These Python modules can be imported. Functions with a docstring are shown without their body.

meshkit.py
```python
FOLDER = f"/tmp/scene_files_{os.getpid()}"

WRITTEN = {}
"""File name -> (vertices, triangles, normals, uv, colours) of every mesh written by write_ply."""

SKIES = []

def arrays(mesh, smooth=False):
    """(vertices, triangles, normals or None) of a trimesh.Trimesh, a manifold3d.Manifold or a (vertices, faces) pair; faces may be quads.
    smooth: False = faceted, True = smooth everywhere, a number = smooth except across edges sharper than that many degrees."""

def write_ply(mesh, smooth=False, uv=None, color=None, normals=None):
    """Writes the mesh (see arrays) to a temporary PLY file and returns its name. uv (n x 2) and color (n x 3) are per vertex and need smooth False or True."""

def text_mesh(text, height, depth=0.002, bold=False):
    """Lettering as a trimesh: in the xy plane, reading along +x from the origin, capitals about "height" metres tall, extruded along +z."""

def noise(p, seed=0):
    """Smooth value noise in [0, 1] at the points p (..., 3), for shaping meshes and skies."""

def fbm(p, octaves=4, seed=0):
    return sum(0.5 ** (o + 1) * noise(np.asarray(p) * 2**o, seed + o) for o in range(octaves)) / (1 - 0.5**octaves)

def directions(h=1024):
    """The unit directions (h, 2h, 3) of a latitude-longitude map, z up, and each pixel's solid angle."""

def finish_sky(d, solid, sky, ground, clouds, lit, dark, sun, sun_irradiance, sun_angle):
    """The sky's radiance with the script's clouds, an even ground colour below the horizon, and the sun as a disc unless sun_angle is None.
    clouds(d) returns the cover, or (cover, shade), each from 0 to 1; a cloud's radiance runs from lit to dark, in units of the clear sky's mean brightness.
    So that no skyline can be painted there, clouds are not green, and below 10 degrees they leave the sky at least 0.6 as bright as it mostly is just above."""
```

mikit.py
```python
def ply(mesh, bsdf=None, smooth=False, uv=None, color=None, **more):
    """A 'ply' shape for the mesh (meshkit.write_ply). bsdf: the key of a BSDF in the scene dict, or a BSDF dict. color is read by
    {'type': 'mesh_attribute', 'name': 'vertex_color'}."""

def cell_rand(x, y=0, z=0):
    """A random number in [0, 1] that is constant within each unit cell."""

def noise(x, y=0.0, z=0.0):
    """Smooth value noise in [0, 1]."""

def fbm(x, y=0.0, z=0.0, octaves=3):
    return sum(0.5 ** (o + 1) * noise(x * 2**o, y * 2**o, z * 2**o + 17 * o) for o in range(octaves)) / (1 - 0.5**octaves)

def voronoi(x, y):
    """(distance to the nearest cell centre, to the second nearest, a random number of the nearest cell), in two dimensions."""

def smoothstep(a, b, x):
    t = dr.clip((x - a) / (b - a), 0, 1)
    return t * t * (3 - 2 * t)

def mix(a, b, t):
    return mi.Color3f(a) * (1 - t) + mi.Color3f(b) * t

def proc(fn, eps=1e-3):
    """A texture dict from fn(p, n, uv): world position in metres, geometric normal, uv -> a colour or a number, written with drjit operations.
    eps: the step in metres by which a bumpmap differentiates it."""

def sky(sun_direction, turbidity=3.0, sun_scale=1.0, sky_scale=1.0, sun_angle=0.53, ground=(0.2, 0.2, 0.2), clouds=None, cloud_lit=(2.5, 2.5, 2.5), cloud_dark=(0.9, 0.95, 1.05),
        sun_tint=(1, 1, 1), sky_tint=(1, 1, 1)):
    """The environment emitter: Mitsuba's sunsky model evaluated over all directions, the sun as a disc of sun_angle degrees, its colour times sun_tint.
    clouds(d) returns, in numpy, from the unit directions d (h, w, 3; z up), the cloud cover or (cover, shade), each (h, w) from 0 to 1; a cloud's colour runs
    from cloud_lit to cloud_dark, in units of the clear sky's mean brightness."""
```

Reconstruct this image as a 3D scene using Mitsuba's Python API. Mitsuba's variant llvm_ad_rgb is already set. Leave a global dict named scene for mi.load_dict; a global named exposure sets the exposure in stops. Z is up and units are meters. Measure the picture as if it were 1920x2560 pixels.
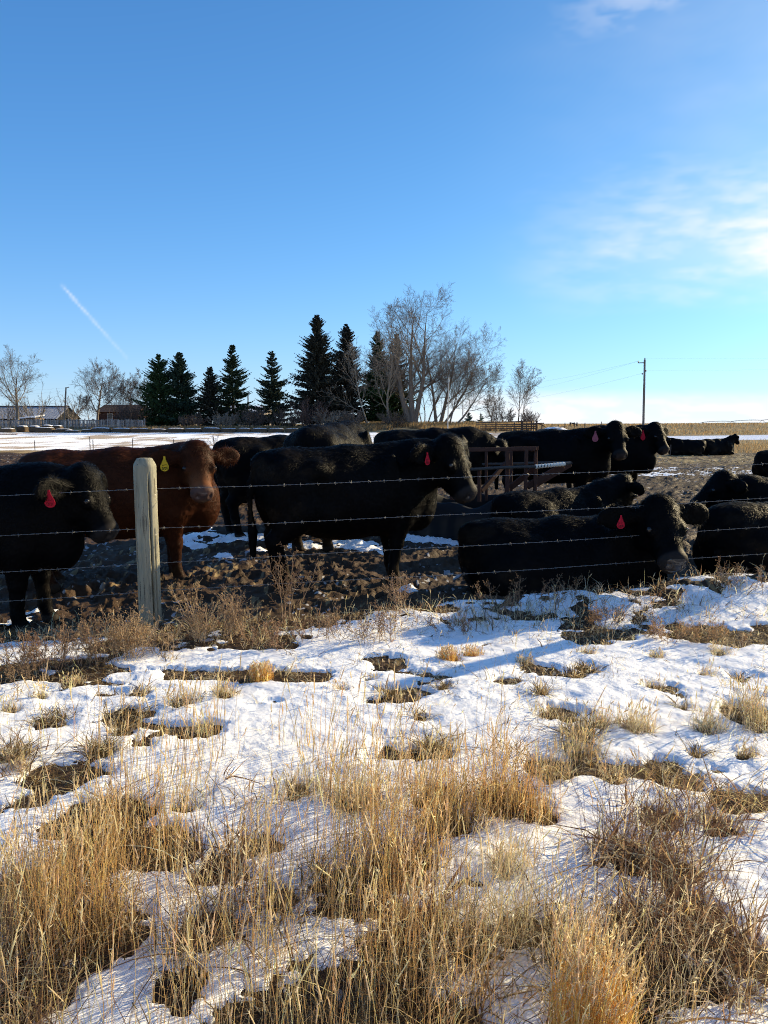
import math
import numpy as np, trimesh, drjit as dr, mitsuba as mi
import mikit, meshkit
from mikit import noise, fbm, smoothstep, mix, proc

scene, labels = {}, {}
T = mi.ScalarTransform4f
# ------------------------------------------------------------------ camera, sky, exposure
EYE, PITCH, F = 1.45, math.radians(6.8), 1849.0          # metres, down tilt, focal length in pixels of a 1920 px wide frame
scene['camera'] = {'type': 'perspective', 'fov': 2 * math.degrees(math.atan(960 / F)), 'fov_axis': 'x', 'near_clip': 0.05, 'far_clip': 9000.0,
                   'to_world': T().look_at(origin=[0, 0, EYE], target=[0, math.cos(PITCH), EYE - math.sin(PITCH)], up=[0, 0, 1])}
SUN_AZ, SUN_EL = math.radians(57), math.radians(20)      # azimuth measured from +y (away from the camera) towards +x
SUN = (math.cos(SUN_EL) * math.sin(SUN_AZ), math.cos(SUN_EL) * math.cos(SUN_AZ), math.sin(SUN_EL))


def at(u, v, y):
    """The point at distance y along the road side's normal that is seen at pixel (u, v) of the photograph."""
    a, b = (u - 960) / F, (1280 - v) / F
    dy, dz = math.cos(PITCH) + b * math.sin(PITCH), -math.sin(PITCH) + b * math.cos(PITCH)
    return np.array([a * y / dy, y, EYE + dz * y / dy])


def gnd(u, v, z=0.0):
    a, b = (u - 960) / F, (1280 - v) / F
    dy, dz = math.cos(PITCH) + b * math.sin(PITCH), -math.sin(PITCH) + b * math.cos(PITCH)
    t = (z - EYE) / dz
    return np.array([a * t, dy * t, z])


def clouds(d):
    az, el = np.degrees(np.arctan2(d[..., 0], d[..., 1])), np.degrees(np.arcsin(np.clip(d[..., 2], -1, 1)))
    q = np.stack([az * .16 + el * .12, el * .42 - az * .03, az * 0 + 3.0], -1)
    w = meshkit.fbm(q, 5, 3)
    w2 = meshkit.fbm(np.stack([az * .55 + el * .5, el * 1.9, az * 0 + 8.0], -1), 4, 9)
    ss = lambda a, b, x: (lambda t: t * t * (3 - 2 * t))(np.clip((x - a) / (b - a), 0, 1))
    bank = ss(6, 30, az) * ss(7.0, 11.5, el + .06 * (az - 20) + 2.0 * (w - .5)) * (1 - ss(10, 21, el + 4 * (w - .5)))
    cover = bank * (.34 + 1.1 * ss(.30, .82, .6 * w + .4 * w2))
    veil = ss(2, 30, az) * ss(6, 12, el) * (1 - ss(24, 34, el)) * .22 * w
    high = ss(.0, 3.0, 3.0 - np.abs(el - 27.6 - .24 * (az - 18) + 2 * (w - .5))) * ss(10, 20, az) * .42 * ss(.25, .7, w2)
    low = (1 - ss(1.6, 2.9, el + .5 * (w2 - .5) + .022 * np.abs(az - 8))) * ss(2.5, 7, az) * (.55 + .4 * ss(.35, .65, w2))
    streaks = ss(.56, .8, w) * ss(62, 90, np.abs(az - 10)) * .5
    # a contrail low in the left half
    q0, q1 = at(150, 708, 1000.), at(318, 896, 1000.)
    a0, e0, a1, e1 = [float(np.degrees(x)) for q in (q0, q1) for x in (math.atan2(q[0], q[1]), math.asin((q[2] - EYE) / np.linalg.norm(q - [0, 0, EYE])))]
    t = ((az - a0) * (a1 - a0) + (el - e0) * (e1 - e0)) / ((a1 - a0) ** 2 + (e1 - e0) ** 2)
    off = np.abs((az - a0) * (e1 - e0) - (el - e0) * (a1 - a0)) / math.hypot(a1 - a0, e1 - e0)
    trail = np.exp(-(off / (.085 + .02 * np.sin(t * 40))) ** 2) * (t > 0) * (t < 1) * (.55 - .45 * t) * np.clip(t * 8, 0, 1)
    haze = .52 * np.exp(-np.maximum(el, 0) / 4.5)
    return np.clip(1 - (1 - np.maximum.reduce([cover, veil, high, low, streaks, trail])) * (1 - haze), 0, 1), .08 + 0 * az


scene['sky'] = mikit.sky(SUN, turbidity=2.6, sky_scale=.69, clouds=clouds, cloud_lit=(3.3, 3.3, 3.35), cloud_dark=(.9, .95, 1.05), ground=(.45, .42, .4), sky_tint=(.455, .91, 1.42), sun_tint=(.93, 1.02, 1.07))
exposure = 2.75


# ------------------------------------------------------------------ materials
VC = {'type': 'mesh_attribute', 'name': 'vertex_color'}
def two(b): return {'type': 'twosided', 'bsdf': b}
def prin(**k): return {'type': 'principled', **k}
def rgb(*c): return {'type': 'rgb', 'value': list(c)}
scene['coat'] = two(prin(base_color=VC, roughness=.62, specular=.06))
scene['fur'] = two(prin(base_color=VC, roughness=.48, specular=.08))
scene['gloss'] = two(prin(base_color=VC, roughness=.16, specular=.6))
scene['matte'] = two(prin(base_color=VC, roughness=.85, specular=.15))
scene['blade'] = {'type': 'principledthin', 'base_color': VC, 'roughness': .6, 'diff_trans': 1.1, 'spec_trans': 0.0}
scene['metal'] = two(prin(base_color=VC, roughness=.42, metallic=.6, specular=.5))
scene['snow_white'] = {'type': 'bumpmap', 'scale': 1.0, 'bump': proc(lambda p, n, uv: .004 * fbm(p.x * 60, p.y * 60, p.z * 60, 3) + .008 * noise(p.x * 17, p.y * 17), 2e-3),
                       'nested_bsdf': two(prin(base_color=proc(lambda p, n, uv: mix((.86, .865, .87), (.92, .92, .92), fbm(p.x * 5, p.y * 5, 0.0, 3))), roughness=.6, specular=.3))}


def mud_color(p, n, uv):
    a = fbm(p.x * 3, p.y * 3, 0.0, 4)
    b = noise(p.x * 31, p.y * 31, p.z * 31)
    c = mix((.010, .006, .0036), (.078, .044, .022), a * .8 + b * .35)
    straw = smoothstep(.62, .75, fbm(p.x * 23 + 7, p.y * 5 + 3, 0.0, 3)) * smoothstep(.45, .6, noise(p.x * .8, p.y * .5))
    c = mix(c, (.30, .22, .11), straw * .6)
    c = mix(c, (.34, .25, .11), smoothstep(.40, .62, fbm(p.x * 5, p.y * 1.6, 2.0, 3)) * smoothstep(24, 29, p.y) * smoothstep(.22, .3, p.x / dr.maximum(p.y, 1)) * .8)
    ice = smoothstep(.74, .78, noise(p.x * 26, p.y * 19, 3.3)) * smoothstep(.5, .62, noise(p.x * 1.7, p.y * .9, 5.1))
    return mix(c, (.72, .73, .76), ice * .45)


scene['mud'] = {'type': 'bumpmap', 'scale': 1.0, 'bump': proc(lambda p, n, uv: .012 * fbm(p.x * 38, p.y * 38, p.z * 38, 3), 3e-3),
                'nested_bsdf': two(prin(base_color=proc(mud_color), roughness=.75, specular=.25))}


def far_color(p, n, uv):
    y, r = p.y, p.x / dr.maximum(p.y, 1.0)
    a = fbm(p.x * .35, p.y * .16, 0.0, 4)
    b = fbm(p.x * 1.3, p.y * .5, 4.0, 3)
    mudc = mix((.04, .028, .02), (.11, .075, .045), b)
    grass = mix((.20, .14, .07), (.34, .25, .13), a)
    snow = mix((.80, .80, .80), (.30, .21, .12), smoothstep(.50, .60, .45 * a + .55 * fbm(p.x * .8, p.y * .22, 9.0, 4)) * .85)
    infield = smoothstep(39, 42, y + 4 * (b - .5)) * (1 - smoothstep(94, 97, y)) * (1 - smoothstep(.17, .19, r + .03 * (b - .5)))
    c = mix(mudc, grass, smoothstep(35, 40, y + 6 * (b - .5)))
    c = mix(c, snow, infield)
    road = smoothstep(60, 62, y - (p.x - 25) * .35) * (1 - smoothstep(72, 75, y - (p.x - 25) * .35)) * smoothstep(.28, .33, r)
    c = mix(c, (.72, .73, .76), road)
    strip = smoothstep(20, 21, y + 3 * (b - .5)) * (1 - smoothstep(25, 27, y + 3 * (b - .5))) * smoothstep(.27, .3, r) * smoothstep(.38, .5, b)
    return mix(c, (.70, .71, .74), strip)


scene['plain'] = two(prin(base_color=proc(far_color), roughness=.9, specular=.1))


def post_color(p, n, uv):
    a = fbm(p.x * 55, p.y * 55, p.z * 3.0, 4)
    c = mix((.17, .165, .125), (.40, .37, .27), a)
    c = mix(c, (.30, .22, .13), smoothstep(.55, .75, fbm(p.x * 14, p.y * 14, p.z * 1.6, 3)) * .5)
    return mix(c, (.05, .04, .03), smoothstep(.68, .74, fbm(p.x * 150, p.y * 150, p.z * 4 + 5, 2)) * .7)


scene['post_wood'] = {'type': 'bumpmap', 'scale': 1.0, 'bump': proc(lambda p, n, uv: .003 * fbm(p.x * 120, p.y * 120, p.z * 5, 3), 1e-3),
                      'nested_bsdf': two(prin(base_color=proc(post_color), roughness=.8, specular=.2))}


# ------------------------------------------------------------------ mesh helpers
def numbered(key):
    if key not in labels and key not in scene and not any(k.startswith(key + '__') for k in scene): return key
    n = 1
    while True:
        k = f'{key}_{n:03d}'
        if k not in labels and k not in scene and not any(x.startswith(k + '__') for x in scene): return k
        n += 1


def put(key, mesh, bsdf, color=None, smooth=False, **lab):
    """One entry of the scene; color: one rgb or one per vertex; lab: its label entries."""
    key = numbered(key)
    if isinstance(mesh, trimesh.Trimesh): v, f = np.array(mesh.vertices), np.array(mesh.faces)
    else: v, f = mesh
    f = np.asarray(f)
    if f.shape[1] == 4: f = np.vstack([f[:, [0, 1, 2]], f[:, [0, 2, 3]]])
    if color is not None:
        color = np.asarray(color, float)
        if color.ndim == 1: color = np.tile(color, (len(v), 1))
        if smooth not in (True, False):
            v, f, color, smooth = split_sharp(v, f, color, smooth)
    m = trimesh.Trimesh(v, f, process=False)
    scene[key] = mikit.ply(m, bsdf, smooth=smooth, color=color)
    if lab: labels[key] = lab
    return key


def split_sharp(v, f, c, ang):
    return v[f.ravel()], np.arange(f.size).reshape(-1, 3), c[f.ravel()], False


def thing(name, label, category, group=None):
    key = numbered(name)
    labels[key] = {'label': label, 'category': category}
    if group: labels[key]['group'] = group
    return key


def tubes(P, R, sides=4, cap=False):
    """P (n, m, 3) polylines, R (n, m) radii -> one mesh."""
    P, R = np.asarray(P, float), np.asarray(R, float)
    n, m = R.shape
    t = np.gradient(P, axis=1)
    t /= np.linalg.norm(t, axis=2, keepdims=True) + 1e-12
    mean = t.mean(1, keepdims=True)
    ref = np.where(np.abs(mean[..., 2:]) < .8, [0, 0, 1.0], [1.0, .3, 0])
    a = np.cross(t, ref)
    a /= np.linalg.norm(a, axis=2, keepdims=True) + 1e-12
    b = np.cross(t, a)
    ang = np.arange(sides) * 2 * np.pi / sides
    v = P[:, :, None] + R[:, :, None, None] * (np.cos(ang)[:, None] * a[:, :, None] + np.sin(ang)[:, None] * b[:, :, None])
    k, i, j = np.meshgrid(np.arange(n), np.arange(m - 1), np.arange(sides), indexing='ij')
    base = (k * m + i) * sides
    q = np.stack([base + j, base + (j + 1) % sides, base + sides + (j + 1) % sides, base + sides + j], -1).reshape(-1, 4)
    f = np.vstack([q[:, [0, 2, 1]], q[:, [0, 3, 2]]])
    if cap:
        k = np.arange(n)
        for i, flip in ((0, 0), (m - 1, 1)):
            base = (k * m + i) * sides
            for j in range(1, sides - 1):
                tri = np.stack([base, base + j, base + j + 1], -1)
                f = np.vstack([f, tri[:, ::-1] if flip else tri])
    return v.reshape(-1, 3), f


def ribbons(P, W, side):
    """Flat strips: P (n, m, 3), W (n, m) half widths, side (n, 3) unit vectors across."""
    n, m = W.shape
    o = W[..., None] * side[:, None]
    v = np.stack([P - o, P + o], 2).reshape(-1, 3)
    k, i = np.meshgrid(np.arange(n), np.arange(m - 1), indexing='ij')
    b = ((k * m + i) * 2).ravel()
    return v, np.vstack([np.stack([b, b + 1, b + 3], -1), np.stack([b, b + 3, b + 2], -1)])


def join(parts):
    v, f, n = [], [], 0
    for a, b in parts:
        v.append(a); f.append(np.asarray(b) + n); n += len(a)
    return np.vstack(v), np.vstack(f)


def box(x0, x1, y0, y1, z0, z1, ch=0.0):
    if ch:
        import manifold3d as m3
        pts = []
        for sx, xx in ((1, x0), (-1, x1)):
            for sy, yy in ((1, y0), (-1, y1)):
                for sz, zz in ((1, z0), (-1, z1)):
                    pts += [[xx + sx * ch, yy, zz + sz * ch], [xx, yy + sy * ch, zz + sz * ch], [xx + sx * ch, yy + sy * ch, zz]]
        h = trimesh.Trimesh(np.array(pts)).convex_hull
        return np.array(h.vertices), np.array(h.faces)
    b = trimesh.creation.box(bounds=[[x0, y0, z0], [x1, y1, z1]])
    return np.array(b.vertices), np.array(b.faces)


def bar(a, b, w, h, up=(0, 0, 1)):
    """A beam from a to b, w wide and h high, with slightly broken edges."""
    a, b = np.asarray(a, float), np.asarray(b, float)
    L = np.linalg.norm(b - a); x = (b - a) / L
    y = np.cross(up, x); y /= np.linalg.norm(y); z = np.cross(x, y)
    v, f = box(0, L, -w / 2, w / 2, -h / 2, h / 2, min(w, h) * .12)
    return a + v @ np.array([x, y, z]), f


def N3(v, s, o=3, seed=0): return meshkit.fbm(np.asarray(v) * s, o, seed)
def sst(a, b, x):
    t = np.clip((x - a) / (b - a), 0, 1)
    return t * t * (3 - 2 * t)


# ------------------------------------------------------------------ terrain
def fence_y(x): return 5.30 + (x + 1.72) * .15
def P2(x, y, s, o=3, seed=0): return meshkit.fbm(np.stack([x * s, y * s, x * 0 + .37 * seed], -1), o, seed)


HUMPS = [(-2.6, 4.95, .32, .05), (-2.9, 5.85, 1.3, -.13), (1.55, 5.65, .4, .05), (2.6, 5.8, .5, .09), (3.3, 5.9, .6, .09), (.2, 5.35, .3, .03)]


def smooth_ground(x, y):
    d = y - fence_y(x)
    z = .05 * (P2(x, y, .8, 3, 1) - .5) * sst(14, 7, y)
    z = z + .022 * (P2(x, y, 2.6, 3, 2) - .5) * sst(16, 8, y)
    z = z + .10 * np.exp(-((d + .05) / .38) ** 2) * (.25 + .60 * sst(0, 2.8, x)) + .05 * sst(-1.0, 3.2, x) * np.exp(-((d + .3) / .9) ** 2)
    z = z - .10 * sst(.25, .9, d) * sst(12, 7, y) * sst(-1, 2, x)
    for hx, hy, s, h in HUMPS: z = z + h * np.exp(-((x - hx) ** 2 + (y - hy) ** 2) / (2 * (s * .6) ** 2))
    z = z + .3 * sst(45, 95, y) + .85 * sst(93, 113, y) + .1 * sst(150, 600, y)
    r = x / np.maximum(y, 1)
    z = z + sst(34, 44, y) * sst(.3, .42, r) * (1 - sst(50, 60, y)) * .06 + sst(60, 130, y) * sst(.2, .5, r) * .25
    return z


def ground_z(x, y):
    d = y - fence_y(x)
    c = sst(-.1, .5, d) * sst(60, 25, y)
    z = smooth_ground(x, y)
    big = np.abs(P2(x, y, 3.1, 3, 11) - .5) * 2
    clod = P2(x, y, 9.0, 4, 12)
    z = z + c * (.24 * (clod - .5) * sst(.25, .75, P2(x, y, 1.3, 3, 17)) + .07 * (.35 - big) + .11 * np.maximum(P2(x, y, 16, 3, 13) - .5, 0))
    bank = np.exp(-((d + .1) / .45) ** 2)
    z = z + (.05 * bank + .02) * (P2(x, y, 12, 4, 14) - .5) + .012 * (P2(x, y, 40, 2, 15) - .5) * sst(9, 5, y)
    return z


def gz(x, y): return float(smooth_ground(np.array([float(x)]), np.array([float(y)]))[0])


# clumps of the verge: pixel of the base, radius (m), kind, stems, height (m)
CLUMPS = [
    (150, 2330, .24, 'gold', 520, .52), (60, 2230, .18, 'gold', 260, .46), (250, 2150, .14, 'gold', 170, .40), (300, 2360, .14, 'gold', 90, .5),
    (430, 2130, .16, 'gold', 150, .40), (560, 2180, .16, 'brown', 70, .34), (640, 2120, .12, 'gold', 60, .44), (300, 2020, .13, 'gold', 70, .30), (480, 2010, .1, 'straw', 40, .2),
    (860, 2210, .20, 'gold', 230, .50), (1010, 2160, .17, 'gold', 260, .48), (1130, 2060, .17, 'gold', 300, .44), (1250, 2010, .17, 'gold', 330, .42), (1340, 2040, .10, 'gold', 120, .36),
    (900, 2010, .15, 'straw', 150, .26), (760, 1980, .13, 'straw', 90, .2), (1080, 1990, .14, 'gold', 150, .3), (1270, 2180, .08, 'straw', 90, .24), (700, 2250, .12, 'gold', 60, .5),
    (450, 2480, .16, 'gold', 40, .55), (830, 2520, .2, 'gold', 60, .6), (1010, 2440, .16, 'gold', 120, .55), (1100, 2560, .16, 'gold', 90, .6), (640, 2560, .2, 'gold', 45, .5), (900, 2650, .3, 'gold', 90, .55), (1180, 2380, .12, 'straw', 120, .4),
    (520, 2330, .14, 'brown', 60, .35), (60, 2480, .18, 'brown', 90, .35), (1060, 2330, .13, 'brown', 130, .34),
    (1560, 2150, .15, 'brown', 140, .33), (1700, 2200, .17, 'brown', 105, .34), (1630, 2050, .12, 'brown', 60, .28), (1600, 2330, .12, 'brown', 130, .26), (1760, 2350, .16, 'brown', 120, .33), (1800, 2080, .10, 'brown', 60, .2),
    (1500, 2440, .14, 'brown', 80, .28), (1440, 2420, .16, 'straw', 110, .36), (1330, 2330, .15, 'straw', 80, .40), (1700, 2460, .2, 'brown', 80, .3), (1590, 2500, .18, 'straw', 80, .32), (1880, 2420, .12, 'brown', 40, .3),
    (1450, 2640, .085, 'bright', 260, .42), (1520, 2650, .06, 'bright', 110, .34),
    (1090, 1880, .10, 'dark', 70, .13), (1050, 1800, .07, 'dark', 30, .08), (1360, 1790, .10, 'straw', 60, .12), (1350, 1740, .06, 'dark', 40, .1), (1490, 1820, .09, 'straw', 80, .16), (1590, 1830, .09, 'straw', 110, .2), (1450, 1850, .1, 'dark', 90, .16),
    (1440, 1890, .10, 'straw', 90, .2), (1770, 1830, .08, 'straw', 80, .2), (1870, 1800, .1, 'straw', 120, .26), (1900, 1830, .09, 'straw', 70, .22), (1870, 1900, .05, 'straw', 40, .12), (1740, 1900, .05, 'dark', 20, .1), (1540, 1960, .07, 'straw', 50, .16),
    (1630, 1720, .07, 'straw', 40, .1), (1700, 1770, .05, 'dark', 20, .08), (1390, 1950, .08, 'straw', 70, .18), (1650, 1950, .05, 'dark', 30, .1),
    (250, 1880, .08, 'dark', 70, .11), (40, 1900, .08, 'dark', 60, .14), (50, 1930, .06, 'straw', 40, .14), (130, 1800, .12, 'dark', 60, .07), (310, 1790, .14, 'dark', 60, .07), (300, 1830, .06, 'dark', 40, .08), (500, 1825, .06, 'straw', 50, .1),
    (350, 1740, .06, 'dark', 30, .08), (460, 1760, .10, 'straw', 80, .14), (560, 1740, .08, 'straw', 60, .15), (650, 1700, .08, 'bright', 120, .14), (850, 1730, .05, 'straw', 30, .1), (970, 1740, .05, 'dark', 30, .08), (1110, 1725, .06, 'dark', 40, .07),
    (1120, 1650, .07, 'bright', 100, .12), (1180, 1640, .07, 'bright', 60, .1), (1310, 1660, .06, 'straw', 60, .1), (1470, 1680, .10, 'dark', 50, .06), (1430, 1695, .05, 'dark', 40, .08), (1800, 1640, .08, 'straw', 50, .12), (1770, 1690, .05, 'straw', 30, .1), (1640, 1650, .05, 'straw', 40, .1),
    (930, 1700, .06, 'straw', 30, .06), (180, 1710, .08, 'straw', 50, .1), (100, 1745, .05, 'straw', 40, .12), (1470, 1640, .06, 'straw', 40, .1), (1850, 1700, .05, 'dark', 20, .05), (20, 1780, .06, 'straw', 40, .14),
]
CL = [(*gnd(u, v)[:2], r, k, n, h) for u, v, r, k, n, h in CLUMPS]
rng = np.random.default_rng(11)
DENTS = [(*gnd(rng.uniform(0, 1920), rng.uniform(1660, 1830))[:2], rng.uniform(.04, .11), rng.uniform(.006, .022)) for _ in range(34)]


def snow_depth(x, y):
    """Depth of the snow over the smooth ground; below zero means bare."""
    d = y - fence_y(x)
    t = .055 + .05 * (P2(x, y, 1.7, 3, 21) - .5) + .035 * (P2(x, y, 6, 3, 22) - .5)
    dig = 0 * x
    wx, wy = x + .11 * (P2(x, y, 7, 3, 35) - .5) + .05 * (P2(x, y, 24, 2, 36) - .5), y + .11 * (P2(x, y, 7, 3, 37) - .5) + .05 * (P2(x, y, 24, 2, 38) - .5)
    for cx, cy, r, k, n, h in CL:
        q = ((wx - cx) ** 2 + (wy - cy) ** 2) / (2 * (r * .55) ** 2)
        dig = np.maximum(dig, (.085 if k in ('gold', 'brown', 'dark') else .06) * np.exp(-q))
    near = sst(3.2, 2.2, y)
    t = t - .085 * sst(.60, .74, meshkit.fbm(np.stack([wx * 2.2, wy * 3.4, 0 * x + 9.1], -1), 3, 39)) * sst(5.6, 4.8, y)
    t = t - dig - near * .085 * (P2(x, y, 4.6, 3, 23) - .40)
    t = t + (.046 * (P2(x, y, 17, 3, 33) - .5) + .040 * (P2(x, y, 43, 2, 34) - .5)) * np.exp(-(t / .032) ** 2)
    t = t - .035 * sst(-1.5, -.5, d) * (.3 + 1.3 * P2(x, y, 2.9, 3, 24)) - .045 * sst(-.75, -.2, d) * (2.6 * P2(x, y, 2.4, 3, 25) - .72) * (1 - .55 * sst(.0, .8, x) * sst(2.2, 1.6, x))
    t = t - .14 * sst(.06, .28, d + .25 * (P2(x, y, 3.0, 2, 26) - .5) + .32 * sst(.8, -1.2, x) - .16 * sst(.1, 1.0, x))
    return t


def snow_surface(x, y):
    t = snow_depth(x, y)
    t = np.where(t > 0, .004 * sst(0, .012, t) + .36 * t, 1.6 * t)
    z = smooth_ground(x, y) + t
    wx, wy = x + .09 * (P2(x, y, 8, 3, 35) - .5), y + .09 * (P2(x, y, 8, 3, 37) - .5)
    for cx, cy, r, h in DENTS: z = z - h * np.exp(-(((wx - cx) ** 2 + ((wy - cy) * 1.5) ** 2) / r ** 2) ** 2)
    z = z + .007 * (P2(x, y, 14, 3, 27) - .5) + .006 * (P2(x, y, 31, 3, 41) - .5) + .005 * (P2(x, y, 45, 3, 28) - .5) * sst(6.5, 3.5, y)
    return z + .013 * (P2(x, y, 5, 2, 29) - .5)


def fan(y0, y1, r0, r1, rows, cols, warp=1.0):
    yy = np.geomspace(y0, y1, rows)[:, None] + np.zeros((1, cols))
    xx = yy * np.linspace(r0, r1, cols)[None]
    return xx, yy


def sheet(xx, yy, zz, keep=None):
    rows, cols = xx.shape
    i = np.arange(rows * cols).reshape(rows, cols)
    q = np.stack([i[:-1, :-1], i[:-1, 1:], i[1:, 1:], i[1:, :-1]], -1).reshape(-1, 4)
    v = np.stack([xx, yy, zz], -1).reshape(-1, 3)
    if keep is not None:
        q = q[keep.ravel()[q].any(1)]
        used = np.unique(q)
        re = np.full(len(v), -1); re[used] = np.arange(len(used))
        v, q = v[used], re[q]
    return v, np.vstack([q[:, [0, 1, 2]], q[:, [0, 2, 3]]])


# one sheet to the horizon (coarse), with the verge and the trampled yard in fine relief above it
ys = np.concatenate([[-400, -60, -10, 0, 6, 14, 24, 34], np.geomspace(36, 7000, 190)])
rs = np.linspace(-1, 1, 241)
yy = ys[:, None] + 0 * rs; xx = (np.maximum(np.abs(ys), 16)[:, None]) * 1.6 * np.sign(rs) * np.abs(rs) ** 1.15
zz = smooth_ground(xx, np.maximum(yy, 1.2)) - .35 * sst(34, 20, yy)
put('ground', sheet(xx, yy, zz), 'plain', smooth=True, kind='structure', label='wide flat prairie with snow, stubble and dry grass to the horizon')
xx, yy = fan(.9, 36.5, -.82, .82, 600, 700)
yard_z = ground_z(xx, yy)
zs = snow_surface(xx, yy)
put('yard_mud', sheet(xx, yy, yard_z, (zs < yard_z + .02) | (yy > 6.9)), 'mud', smooth=True, kind='structure', label='churned dark brown mud of the cattle yard')
xx, yy = fan(.9, 7.0, -.82, .82, 420, 800)
zs, zg = snow_surface(xx, yy), ground_z(xx, yy)
put('snow', sheet(xx, yy, zs, zs > zg - .004), 'snow_white', smooth=True, kind='structure', label='thin bright snow cover on the verge in front of the fence')
# remnants of snow lying in the yard
PATCH = [(500, 1345, .5, .22), (620, 1345, .45, .2), (690, 1350, .3, .15), (480, 1365, .25, .1), (640, 1380, .2, .1), (1100, 1350, .7, .14), (880, 1360, .5, .18), (760, 1365, .4, .14), (940, 1372, .4, .12), (560, 1395, .2, .08), (1020, 1470, .14, .07), (500, 1325, .3, .15), (1030, 1345, .3, .15), (100, 1500, .2, .1), (30, 1530, .25, .15), (10, 1110, 1.5, 1), (60, 1118, 2.5, 2)]
xx, yy = fan(5.6, 36.0, -.62, .62, 420, 620)
w = np.zeros_like(xx)
for u, v, a, b in PATCH:
    g = gnd(u, v)
    w = np.maximum(w, np.exp(-(((xx - g[0]) / a) ** 2 + ((yy - g[1]) / (b * 2.2)) ** 2)))
w = np.maximum(w, (.35 + .5 * P2(xx, yy, .9, 3, 44)) * sst(19, 21, yy) * sst(27, 24, yy) * sst(.25, .3, xx / yy))
w = np.maximum(w, .42 * sst(31, 34, yy))
zs = ground_z(xx, yy) * .5 + smooth_ground(xx, yy) * .5 - .05 + .10 * w * (.3 + 1.3 * P2(xx, yy, 6.5, 3, 31)) - .008 + .01 * P2(xx, yy, 20, 2, 32)
put('yard_snow', sheet(xx, yy, zs, (zs > ground_z(xx, yy) - .002) & (yy > fence_y(xx) + .3)), 'snow_white', smooth=True, kind='structure', label='thin remnants of snow lying in the trampled mud')


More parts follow.
